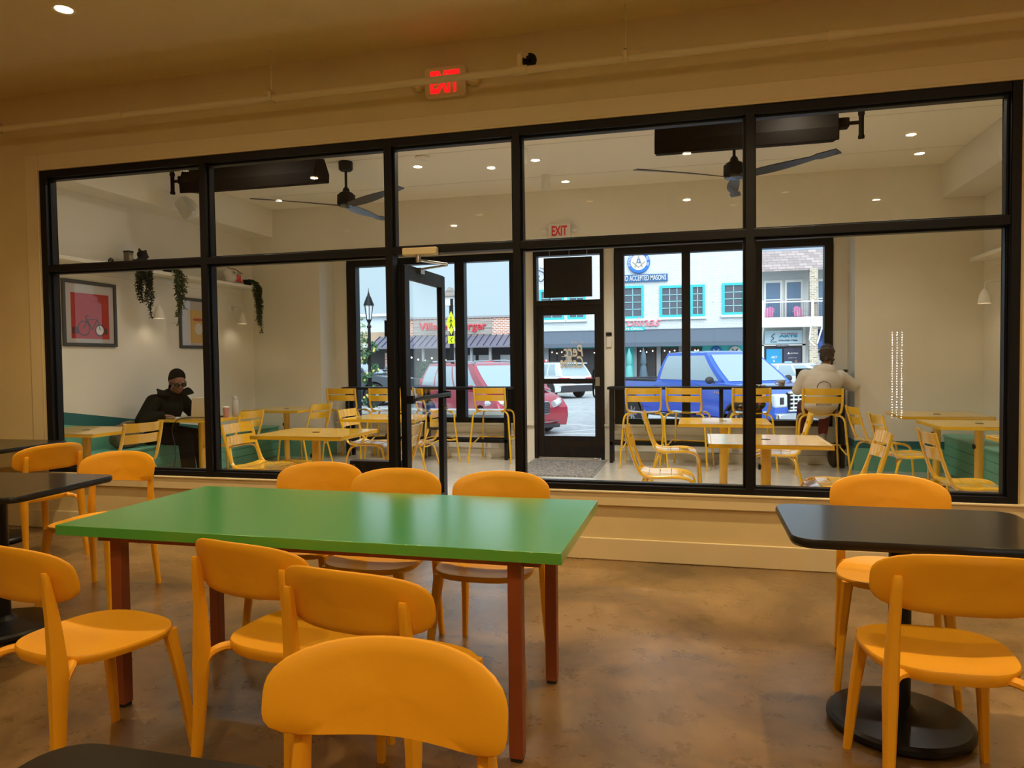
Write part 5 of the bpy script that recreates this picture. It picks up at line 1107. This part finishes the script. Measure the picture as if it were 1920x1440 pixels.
text('lettering', 'Village', m_signred, (-15.75, -14.05, 3.02, 3.56), B-.09, o, ext=.04, bold=.012); text('lettering', 'Burger', m_signred, (-13.40, -11.66, 2.98, 3.56), B-.09, o, ext=.04, bold=.012)
MB().box(-13.98, -13.5, B-.12, B-.05, 3.05, 3.48).build('emblem_board', m_white, o, smooth=False); text('emblem', 'E', m_signred, (-13.9, -13.6, 3.1, 3.42), B-.13, o, ext=.01, bold=.05)
o = thing('open_sign', 'small red oval open sign in the restaurant window', 'sign', (0, 0, 0)); q = MB().lathe([(.001, -.06), (.32, -.06), (.34, 0)], 24, axis='y', c=(-11.30, B-1.1, 1.19))
for v in q.v: v.z = 1.19+(v.z-1.19)*.42
q.build('panel', m_redlit, o); text('lettering', 'OPEN', m_white, (-11.5, -11.1, 1.14, 1.24), B-1.17, o, ext=.01, bold=.03)
# --- far pale building at the edge
b4 = thing('flat_roof_building', 'pale flat-roofed building behind the street lamp', 'building', (0, 0, 0))
MB().box(-34, -18.6, B+2, B+10, 2.5, 4.15).build('upper_wall', mat('pale_blue_wall', (.60, .70, .76), .7), b4, smooth=False); MB().box(-34, -18.3, B+1.7, B+10, 4.15, 4.3).build('coping', m_white, b4, smooth=False)
MB().box(-34, -18.4, B+1.4, B+2, 2.4, 3.15).build('tan_band', mat('tan_panel', (.46, .33, .22), .8), b4, smooth=False); MB().box(-34, -18.2, B+.6, B+2, 2.2, 2.42).build('canopy', m_offw, b4, smooth=False); MB().box(-34, -18.6, B+1.9, B+2.4, GZ, 2.3).build('shop_front', m_dark, b4, smooth=False)
# --- street lamp with garland, crossing signs, planting
o = thing('street_lamp', 'black ornate street lamp with a leafy garland outside the far window', 'lamp', (-7.5, 15.8, GZ))
MB().lathe([(.16, 0), (.16, .1), (.11, .25), (.075, .5), (.05, .7), (.035, 2.6), (.06, 2.63), (.03, 2.68), (.03, 2.72), (.065, 2.80)], 16).build('post', m_black2, o)
MB().lathe([(.055, 2.80), (.10, 3.12), (.105, 3.14)], 12).build('glass', mat('frosted_lantern', (.70, .74, .76), .3), o)
MB().lathe([(.125, 3.13), (.12, 3.16), (.055, 3.33), (.035, 3.36), (.02, 3.42), (.01, 3.46), (.003, 3.55)], 12).build('lantern_roof', m_black2, o)
for k in range(6): a = k*PI/3; MB().tube([(.06*math.cos(a), .06*math.sin(a), 2.8), (.11*math.cos(a), .11*math.sin(a), 3.14)], .008, 5).build('lantern_rib', m_black2, o)
mb = MB(); fl_ = MB(); rnd = random.Random(11)
for k in range(520):
    t_ = rnd.uniform(0, 1); a = t_*22+rnd.uniform(-.8, .8); r_ = .10+rnd.uniform(-.03, .10); p_ = Vector((r_*math.cos(a), r_*math.sin(a), .6+t_*1.75)); dv = Vector((rnd.uniform(-1, 1), rnd.uniform(-1, 1), rnd.uniform(-1, 1))).normalized(); sd = dv.orthogonal().normalized(); s_ = .05
    mb.add([p_-dv*s_, p_+sd*s_*.5, p_+dv*s_, p_-sd*s_*.5, p_+dv.cross(sd)*s_*.15], [(0, 1, 4), (1, 2, 4), (2, 3, 4), (3, 0, 4)])
    if k % 14 == 0: fl_.ell(p_+Vector((p_.x, p_.y, 0)).normalized()*.04, (.028,)*3, 8)
tag(mb.build('garland', mat('garland_green', (.06, .16, .07), .7), o, smooth=False), kind='stuff'); fl_.build('garland_lights', mat('garland_yellow', (.80, .62, .18), .5), o)
def bush(name, label, loc, R_, n, s_, m_, group=None, trunk=0):
    o = thing(name, label, 'plant', loc, 0, group); rnd = random.Random(int(abs(loc[0]*37+loc[1]*11))); mb = MB()
    for k in range(n):
        d_ = Vector((rnd.gauss(0, 1), rnd.gauss(0, 1), rnd.gauss(0, 1))).normalized()*rnd.uniform(.45, 1); p_ = Vector((d_.x*R_[0], d_.y*R_[1], trunk+R_[2]+d_.z*R_[2])); dv = Vector((rnd.uniform(-1, 1), rnd.uniform(-1, 1), rnd.uniform(-.3, 1))).normalized(); sd = dv.orthogonal().normalized()
        mb.add([p_-dv*s_, p_+sd*s_*.45, p_+dv*s_, p_-sd*s_*.45, p_+dv.cross(sd)*s_*.15], [(0, 1, 4), (1, 2, 4), (2, 3, 4), (3, 0, 4)])
    tag(mb.build('leaves', m_, o, smooth=False), kind='stuff'); st = MB()
    for k in range(7): a = k*.9; st.tube([(0, 0, 0), (.2*R_[0]*math.cos(a), .2*R_[1]*math.sin(a), trunk+R_[2]*.6), (.7*R_[0]*math.cos(a), .7*R_[1]*math.sin(a), trunk+R_[2]*1.3)], [.03*max(R_[2], .3), .02*max(R_[2], .3), .006], 5)
    st.build('stems', m_wood, o); return o
mg_ = mat('pale_shrub_green', (.22, .36, .14), .7)
bush('young_tree', 'small pale green tree behind the street lamp', (-9.1, 17.6, GZ), (.75, .7, .85), 900, .06, mat('tree_pale', (.22, .30, .16), .8), trunk=1.5)
for x_, wh_ in ((-5.6, 'nearest the street lamp'), (-4.9, 'behind the second bar stool'), (-4.3, 'nearest the minivan')): bush('window_shrub', 'low green shrub outside the window, '+wh_, (x_, 12.2, -.45), (.42, .30, .30), 420, .035, mg_, 'shrubs outside the porch window')
one('stone_kerb_wall', MB().box(-7.5, -3.6, 13.2, 13.45, GZ, .32).box(-7.6, -3.5, 13.15, 13.5, .32, .42).box(-7.5, -3.6, 12.6, 12.8, GZ, .05), m_walk, 'low pale stone wall behind the shrubs outside the window', 'wall', bevel=.01)
bush('christmas_tree', 'small dark conifer by the restaurant door seen through the open door', (-14.6, 37.9, GZ), (.55, .5, .95), 700, .10, mat('conifer_green', (.02, .07, .04), .8))
o = thing('crossing_sign', 'yellow green pedestrian crossing sign on a black post', 'sign', (-6.88, 20.0, GZ))
MB().cyl((0, 0, 0), (0, 0, 3.6), .045, n=10).build('post', m_black2, o)
m_yg = mat('fluorescent_yellow_green', (.62, .82, .0), .6, emit=None)
MB().prism([(0, 2.55), (.15, 2.89), (0, 3.24), (-.15, 2.89)], 'y', -.08, -.06).build('diamond', m_yg, o); MB().prism(rrect(-.095, .095, 2.30, 2.52, .01), 'y', -.08, -.06).build('arrow_plate', m_yg, o)
MB().ell((.0, -.085, 3.06), (.018, .004, .025), 8).tube([(0, -.085, 3.03), (.0, -.085, 2.88), (-.04, -.085, 2.74)], .012, 5).tube([(0, -.085, 2.88), (.045, -.085, 2.75)], .011, 5).tube([(-.05, -.085, 2.92), (0, -.085, 3.0), (.05, -.085, 2.93)], .009, 5).build('pictogram', m_black2, o)
MB().tube([(.04, -.085, 2.48), (-.02, -.085, 2.41), (.02, -.085, 2.34)], .012, 5).build('arrow', m_black2, o)
o = thing('gable_birdhouse', 'small gabled lamp house on a pole behind the crossing sign', 'lamp', (-7.15, 20.7, GZ)); MB().cyl((0, 0, 0), (0, 0, 3.45), .05, n=10).build('pole', m_black2, o); MB().box(-.14, .14, -.14, .14, 3.45, 3.75).build('house', m_offw, o); MB().prism([(-.2, 3.72), (.2, 3.72), (0, 4.0)], 'y', -.2, .2).build('gable_roof', m_wood, o)
o = thing('restaurant_mascot', 'white post figure topped with a red bow shape beyond the white car', 'figure', (-7.75, 37.0, GZ+.14)); MB().lathe([(.22, 0), (.22, .9), (.10, 1.15)], 14).build('post_body', m_offw, o); MB().ell((-.12, 0, 1.42), (.18, .08, .13), 12).ell((.14, 0, 1.52), (.15, .08, .14), 12).build('red_bow', m_signred, o); MB().ell((.18, -.08, 1.60), (.06, .05, .06), 8).build('white_tip', m_white, o)

# ------------------------------------------------------------------ vehicles: +x forward, +y left, origin on the ground
m_cgl = mat('car_glass', (.36, .46, .50), .05, spec=1., coat=1.); m_tire = mat('tyre_rubber', (.018, .018, .018), .75); m_rim = mat('alloy_rim', (.45, .46, .47), .3, metal=.8)
m_chr = mat('chrome', (.75, .76, .78), .12, metal=1.); m_hl = mat('headlamp_glass', (.72, .76, .78), .15, coat=1.); m_tail = mat('tail_lamp', (.45, .02, .03), .25, coat=.6); m_plas = mat('dark_car_plastic', (.03, .03, .035), .6)
def wheel(parent, x_, y_, R_, w_, side):
    o = MB().lathe([(R_*.62, -w_/2), (R_*.93, -w_/2), (R_, -w_*.32), (R_, w_*.32), (R_*.93, w_/2), (R_*.62, w_/2)], 36, axis='y', c=(x_, y_, R_)).build('wheel', m_tire, parent)
    yo = y_+side*w_*.42; q = MB().lathe([(R_*.52, 0), (R_*.66, side*.01), (R_*.66, -side*w_*.5), (R_*.5, -side*w_*.5)], 36, axis='y', c=(x_, yo, R_))
    for k in range(7):
        a = 2*PI*k/7; q.tube([(x_+.04*math.cos(a), yo, R_+.04*math.sin(a)), (x_+R_*.62*math.cos(a), yo-side*.01, R_+R_*.62*math.sin(a))], [.045*R_/.36, .03*R_/.36], 4)
    q.lathe([(.001, side*.02), (.06, side*.01), (.07, -side*.02)], 16, axis='y', c=(x_, yo, R_)); q.build('rim', m_rim, o)
    MB().lathe([(.001, 0), (R_*.55, 0)], 24, axis='y', c=(x_, y_+side*w_*.1, R_)).build('brake_disc', m_plas, o)
def car(name, label, loc, rz, paint, prof, Wd, wheels, R_, gh, glass, extras=None, group=None):
    """prof: lower body side outline; gh: (bottom (x0,x1,z,w), top (x0,x1,z,w)); glass: list of side panes in (u0,u1) along the cabin"""
    o = thing(name, label, 'car', loc, rz, group)
    body = MB(); pts = list(prof)
    for xw in wheels:   # cut the wheel arches into the bottom line
        pts += [(xw+R_*1.16*math.cos(math.radians(a)), max(R_*.9+R_*1.16*math.sin(math.radians(a)), prof[-1][1])) for a in range(180, -1, -15)] if False else []
    bot = min(p[1] for p in prof); up_ = [p for p in prof]
    xs0, xs1 = up_[0][0], up_[-1][0]
    line = list(up_)                      # from the rear bottom over the top to the front bottom
    for xw in sorted(wheels, reverse=True):
        line += [(xw+R_*1.17*math.cos(math.radians(a)), max(bot, R_+R_*1.17*math.sin(math.radians(a)))) for a in (-12, 10, 30, 50, 70, 90, 110, 130, 150, 170, 192)]
    # build as a ladder of cross sections so that the sides curve in
    secs = ((-1., .0), (-.985, .045), (.985, .045), (1., .0))
    H = max(p[1] for p in prof)
    n = len(line); vs = []; cx = (xs0+xs1)/2
    offs = ((-Wd/2, .972), (-Wd/2*.965, 1.), (Wd/2*.965, 1.), (Wd/2, .972))
    for yv, sc_ in offs:
        for (a, z_) in line: vs.append((cx+(a-cx)*sc_, yv*(1-.05*max(0, (z_-bot)/(H-bot))**3), bot+(z_-bot)*(sc_ if z_ > bot+.3 else 1)))
    fs = [tuple(range(n)), tuple(range(4*n-1, 3*n-1, -1))]
    for k in range(3): fs += [(k*n+i, (k+1)*n+i, (k+1)*n+(i+1) % n, k*n+(i+1) % n) for i in range(n)]
    bo = body.add(vs, fs).build('body', paint, o, ang=30, bevel=.02)
    MB().box(min(wheels)-.2, max(wheels)+.2, -Wd/2+.25, Wd/2-.25, bot-.02, bot+.35).build('underbody', m_plas, o)
    (bx0, bx1, bz, bw), (tx0, tx1, tz_, tw) = gh
    def pt(u, v, side): # u along, v up
        x_ = (bx0+(bx1-bx0)*u)*(1-v)+(tx0+(tx1-tx0)*u)*v; y_ = (bw*(1-v)+tw*v)/2+.04*math.sin(PI*v); return Vector((x_, side*y_, bz+(tz_-bz)*v))
    cab = MB(); vs = []; L_ = 6
    for i in range(L_+1):
        v = i/L_; n4 = []
        for u, s_ in ((0, -1), (1, -1), (1, 1), (0, 1)): n4.append(pt(u, v, s_))
        a0, a1 = n4[0], n4[1]; K = 5; ring_ = []
        for k in range(K+1): ring_.append(pt(k/K, v, -1))
        fr_ = [pt(1, v, -1).lerp(pt(1, v, 1), k/K)+Vector((.07*math.sin(PI*k/K), 0, 0)) for k in range(1, K)]
        ring_ += fr_+[pt(1-k/K, v, 1) for k in range(K+1)]+[pt(0, v, 1).lerp(pt(0, v, -1), k/K)-Vector((.05*math.sin(PI*k/K), 0, 0)) for k in range(1, K)]
        vs += ring_
    n = len(vs)//(L_+1); fs = [(i*n+j, i*n+(j+1) % n, (i+1)*n+(j+1) % n, (i+1)*n+j) for i in range(L_) for j in range(n)]; 
    top = [v+Vector((0, 0, .035*0)) for v in vs[-n:]]; c_ = sum(top, Vector())/n+Vector((0, 0, .045)); vs += [t_.lerp(c_, .45)+Vector((0, 0, .02)) for t_ in top]+[c_]
    fs += [(L_*n+j, L_*n+(j+1) % n, (L_+1)*n+(j+1) % n, (L_+1)*n+j) for j in range(n)]+[((L_+1)*n+j, (L_+1)*n+(j+1) % n, (L_+2)*n) for j in range(n)]
    cab.add(vs, fs).build('cabin', paint, o, ang=40)
    for side in (-1, 1):
        for u0, u1 in glass:
            g_ = MB(); g_.sheet(lambda u, v: (pt(u0+(u1-u0)*u, .08+.82*v, side)+Vector((0, side*.006, 0)), (0, side, .3)), 6, 4, .012); g_.build('side_window', m_cgl, o)
    for u, nm in ((1, 'windscreen'), (0, 'rear_window')):
        g_ = MB(); sgn = 1 if u else -1
        def f(a, b): 
            v = .06+.86*b; p_ = pt(u, v, -1).lerp(pt(u, v, 1), .06+.88*a)+Vector((sgn*(.07 if u else .05)*math.sin(PI*(.06+.88*a))+sgn*.010, 0, .004)); return (p_, (sgn, 0, .6))
        g_.sheet(f, 10, 4, .012); g_.build(nm, m_cgl, o)
    for xw in wheels:
        for s_ in (-1, 1): wheel(o, xw, s_*(Wd/2-.12), R_, .24, s_)
    if extras: extras(o)
    return o
m_pblue = mat('metallic_blue_paint', (.025, .12, .62), .25, metal=.1, coat=1.); m_pred_ = mat('metallic_red_paint', (.42, .035, .055), .25, metal=.1, coat=1.); m_pwhite = mat('white_car_paint', (.75, .78, .78), .3, coat=1.); m_pgrey = mat('dark_grey_car_paint', (.05, .06, .075), .22, coat=1.)
def handle(o, xs, y_, z_, m_):
    for x_ in xs:
        for s_ in (-1, 1): MB().tube([(x_-.10, s_*y_, z_), (x_-.08, s_*(y_+.03), z_), (x_+.08, s_*(y_+.03), z_), (x_+.10, s_*y_, z_)], .014, 6).build('door_handle', m_, o)
def mirrors(o, x_, y_, z_, m_, k=1.):
    for s_ in (-1, 1): MB().ell((x_, s_*(y_+.12), z_), (.06*k, .12*k, .085*k), 12).tube([(x_+.03, s_*y_, z_-.05), (x_+.02, s_*(y_+.1), z_-.03)], .02, 6).build('mirror', m_, o)
def ex_truck(o):
    x_ = 2.93
    MB().box(x_-.05, x_+.06, -.62, .62, .75, 1.10).build('grille', m_black2, o, bevel=.02)
    q = MB()
    for z_ in (.80, .88, .96, 1.04): q.box(x_+.055, x_+.085, -.60, .60, z_-.012, z_+.018)
    for k in range(-4, 5): q.box(x_+.055, x_+.08, k*.13-.012, k*.13+.012, .76, 1.09)
    q.box(x_+.04, x_+.09, -.64, .64, 1.085, 1.125).box(x_+.04, x_+.09, -.64, .64, .73, .76); q.build('grille_bars', m_white, o, smooth=False)
    for s_ in (-1, 1):
        MB().box(x_-.28, x_+.05, min(s_*.64, s_*.985), max(s_*.64, s_*.985), .80, 1.08).build('headlight', m_hl, o, bevel=.04)
        MB().box(x_-.05, x_+.065, min(s_*.76, s_*.86), max(s_*.76, s_*.86), .87, 1.01).build('headlight_core', m_plas, o, bevel=.01)
        MB().box(x_-.30, x_-.20, min(s_*.95, s_*1.0), max(s_*.95, s_*1.0), .82, 1.06).build('side_marker', mat('amber', (.8, .30, .05), .3), o, bevel=.01)
        text('door_badge', 'F150', m_chr, (1.22, 1.46, 1.03, 1.08), s_*(-1.012) if False else -1.012, o, ext=.008, bold=.03) if s_ < 0 else None
    MB().box(x_-.12, x_+.12, -.95, .95, .42, .70).build('front_bumper', m_chr, o, bevel=.04)
    MB().box(-3.02, -2.90, -.95, .95, .50, .68).build('rear_bumper', m_chr, o, bevel=.03)
    MB().box(-2.86, -1.05, -.82, .82, 1.10, 1.245).build('bed_well', m_plas, o)
    f = MB()
    for s_ in (-1, 1): f.box(-2.9, -1.02, min(s_*.80, s_*.97), max(s_*.80, s_*.97), 1.235, 1.30)
    f.box(-2.93, -2.84, -.9, .9, 1.0, 1.31); f.build('bed_rail', m_plas, o, bevel=.02)
    q = MB()
    for s_ in (-1, 1):
        for xx in (-.99, .12, 1.38): q.box(xx-.008, xx+.008, min(s_*.985, s_*1.006), max(s_*.985, s_*1.006), .56, 1.15)
        q.box(-.99, 1.38, min(s_*.985, s_*1.006), max(s_*.985, s_*1.006), .555, .57)
    q.build('door_seam', m_plas, o, smooth=False)
    handle(o, (-.45, .55), 1.0, 1.12, m_pblue); mirrors(o, 1.22, 1.02, 1.32, m_plas, .95)
    for xw in (-1.95, 1.95):
        for s_ in (-1, 1): MB().tube([(xw+.47*math.cos(math.radians(a)), s_*1.0, .40+.47*math.sin(math.radians(a))) for a in range(-10, 191, 15)], .03, 6).build('wheel_arch_trim', m_plas, o)
    for s_ in (-1, 1): MB().box(-1.4, 1.4, min(s_*.88, s_*1.05), max(s_*.88, s_*1.05), .42, .48).build('side_step', m_plas, o, bevel=.01)
    MB().tube([(1.45, -.6, 1.30), (1.35, .0, 1.34)], .012, 5).tube([(1.45, .1, 1.30), (1.35, .6, 1.34)], .012, 5).build('wiper', m_plas, o)
tp = [(-2.95, .55), (-2.97, 1.0), (-2.95, 1.25), (-1.0, 1.27), (1.30, 1.27), (2.2, 1.23), (2.75, 1.16), (2.92, 1.06), (2.96, .8), (2.93, .50)]
truck = car('pickup_truck', 'bright blue pickup truck parked at an angle right outside the window', (.39, 18.0, GZ), -51.2, m_pblue, tp, 2.02, (-1.95, 1.95), .40, ((-1.02, 1.50, 1.25, 1.86), (-.80, .62, 1.93, 1.46)), ((.06, .42), (.47, .93)), ex_truck)
def ex_van(o):
    for s_ in (-1, 1):
        MB().tube(smoothpath([(1.75, s_*.91, .78), (2.1, s_*.86, .80), (2.36, s_*.70, .78), (2.44, s_*.52, .74)], 4), .085, 8).build('headlight', m_hl, o)
        MB().tube([(-2.0, s_*.66, 1.78), (-.2, s_*.66, 1.80), (.6, s_*.64, 1.75)], .02, 6).build('roof_rail', m_chr, o)
        MB().ell((2.36, s_*.62, .36), (.03, .09, .05), 10).build('fog_light', m_hl, o)
    MB().prism(rrect(-.42, .42, .50, .82, .08), 'x', 2.36, 2.47).build('grille', m_chr, o, bevel=.02); q = MB()
    for k in range(5): q.box(2.465, 2.48, -.38, .38, .54+k*.055, .57+k*.055)
    q.build('grille_slot', m_plas, o, smooth=False)
    MB().tube([(2.36, -.78, .34), (2.48, -.4, .32), (2.48, .4, .32), (2.36, .78, .34)], .018, 6).build('chrome_strip', m_chr, o); MB().box(2.2, 2.46, -.7, .7, .18, .27).build('lower_grille', m_plas, o, bevel=.02)
    MB().box(-2.60, -2.5, -.85, -.6, .8, 1.3).box(-2.60, -2.5, .6, .85, .8, 1.3).build('tail_light', m_tail, o, bevel=.03); handle(o, (-.35, .55), .955, 1.0, m_pred_); mirrors(o, 1.15, .93, 1.12, m_pred_)
vp_ = [(-2.53, .30), (-2.58, .6), (-2.52, 1.05), (-1.5, 1.10), (1.25, 1.08), (1.85, .98), (2.25, .84), (2.42, .66), (2.44, .45), (2.36, .22)]
van = car('minivan', 'red minivan parked at an angle beyond the window bar', (-5.40, 18.45, GZ), -46, m_pred_, vp_, 1.96, (-1.55, 1.52), .34, ((-2.46, 1.72, 1.06, 1.80), (-2.15, .55, 1.72, 1.40)), ((.04, .24), (.27, .56), (.59, .90)), ex_van)
def ex_suv(o):
    for s_ in (-1, 1): MB().prism([(-2.02, .95), (-2.34, .98), (-2.36, .86), (-2.25, .83)], 'y', min(s_*.80, s_*.955), max(s_*.80, s_*.955)).box(-2.36, -2.31, min(s_*.45, s_*.8), max(s_*.45, s_*.8), .88, .96).build('tail_light', m_tail, o, bevel=.02)
    MB().box(-2.36, -2.15, -.92, .92, .32, .62).build('rear_bumper', m_plas, o, bevel=.03); MB().box(-2.37, -2.33, -.18, .18, .70, .82).build('number_plate', m_offw, o); MB().box(-2.20, -1.85, -.66, .66, 1.60, 1.64).build('spoiler', m_pwhite, o, bevel=.01)
    handle(o, (-.5, .45), .93, .98, m_pwhite); mirrors(o, 1.0, .92, 1.05, m_pwhite); MB().box(2.2, 2.32, -.5, .5, .45, .8).build('grille', m_plas, o, bevel=.02)
    for s_ in (-1, 1): MB().box(2.1, 2.3, min(s_*.55, s_*.88), max(s_*.55, s_*.88), .75, .86).build('headlight', m_hl, o, bevel=.02)
    for xw in (-1.38, 1.31):
        for s_ in (-1, 1): MB().tube([(xw+.42*math.cos(math.radians(a)), s_*.92, .36+.42*math.sin(math.radians(a))) for a in range(-10, 191, 15)], .035, 6).build('wheel_arch_trim', m_plas, o)
    MB().ell((-1.75, 0, 1.72), (.08, .03, .05), 8).build('aerial', m_pwhite, o)
sp_ = [(-2.28, .35), (-2.33, .65), (-2.25, 1.02), (-1.2, 1.04), (1.1, 1.03), (1.9, .97), (2.2, .85), (2.28, .6), (2.22, .28)]
suv = car('suv', 'white suv parked across the street, seen from behind through the street door', (-6.98, 34.3, GZ), 138, m_pwhite, sp_, 1.86, (-1.38, 1.31), .36, ((-2.22, 1.40, 1.02, 1.78), (-1.80, .45, 1.64, 1.40)), ((.10, .27), (.30, .58), (.61, .92)), ex_suv)
def ex_g(o): handle(o, (-.5, .45), .95, 1.0, m_chr); mirrors(o, 1.0, .95, 1.08, m_pgrey); MB().tube([(-2.2, -.93, 1.07), (1.3, -.93, 1.07)], .012, 5).tube([(-2.2, .93, 1.07), (1.3, .93, 1.07)], .012, 5).build('chrome_strip', m_chr, o); MB().box(-2.36, -2.28, -.85, -.55, .8, 1.0).box(-2.36, -2.28, .55, .85, .8, 1.0).build('tail_light', m_tail, o, bevel=.02); MB().box(2.2, 2.32, -.6, .6, .45, .8).build('grille', m_plas, o, bevel=.02)
car('sedan', 'dark grey car at the far end beyond the street lamp', (-10.75, 20.8, .02), 4, m_pgrey, [(-2.28, .30), (-2.33, .6), (-2.2, .93), (-1.2, .97), (1.0, .95), (1.8, .86), (2.2, .72), (2.28, .5), (2.22, .22)], 1.86, (-1.38, 1.35), .34, ((-2.0, 1.15, .94, 1.70), (-1.45, .25, 1.38, 1.34)), ((.05, .30), (.33, .62), (.65, .92)), ex_g)
def ex_w(o): handle(o, (-.5, .45), .93, .92, m_pwhite); mirrors(o, .9, .9, 1.0, m_pwhite); MB().box(2.2, 2.3, -.5, .5, .4, .7).build('grille', m_plas, o, bevel=.02); MB().box(2.1, 2.28, -.88, -.55, .65, .76).box(2.1, 2.28, .55, .88, .65, .76).build('headlight', m_hl, o, bevel=.02)
car('sedan', 'silver white car parked beyond the person in the hoodie', (5.9, 19.8, GZ), -40, m_pwhite, [(-2.28, .35), (-2.33, .65), (-2.2, .95), (-1.2, .98), (1.0, .96), (1.8, .88), (2.2, .75), (2.28, .5), (2.22, .25)], 1.84, (-1.38, 1.35), .34, ((-1.75, 1.30, .96, 1.72), (-1.05, .35, 1.46, 1.30)), ((.08, .48), (.52, .92)), ex_w)
car('hatchback', 'white car parked across the street in front of the arts school', (4.55, 33.2, GZ), -35, m_pwhite, [(-2.28, .35), (-2.33, .65), (-2.2, .95), (-1.2, .98), (1.0, .96), (1.8, .88), (2.2, .75), (2.28, .5), (2.22, .25)], 1.84, (-1.38, 1.35), .34, ((-2.05, 1.30, .96, 1.72), (-1.55, .35, 1.50, 1.30)), ((.08, .32), (.36, .62), (.66, .92)), ex_w)
# ------------------------------------------------------------------ fridge behind the photographer, mirrored in the glass
fg = thing('drinks_fridge', 'tall glass-door drinks fridge with strips of white dots of light', 'fridge', (3.30, -3.35, 0))
MB().box(-.36, .36, -.35, .30, 0, 2.0).build('cabinet', m_black2, fg, bevel=.01)
q = MB()
for sx_ in (-.22, -.15, -.08):
    for k in range(34): q.box(sx_-.008, sx_+.008, .302, .306, .35+k*.042, .35+k*.042+.014)
q.build('light_strip', mat('led_dots', (1, 1, 1), .5, emit=(.85, .92, 1), estr=110.), fg, smooth=False)
MB().box(-.33, .33, .315, .325, .25, 1.9).build('door_glass', m_glass, fg, smooth=False)
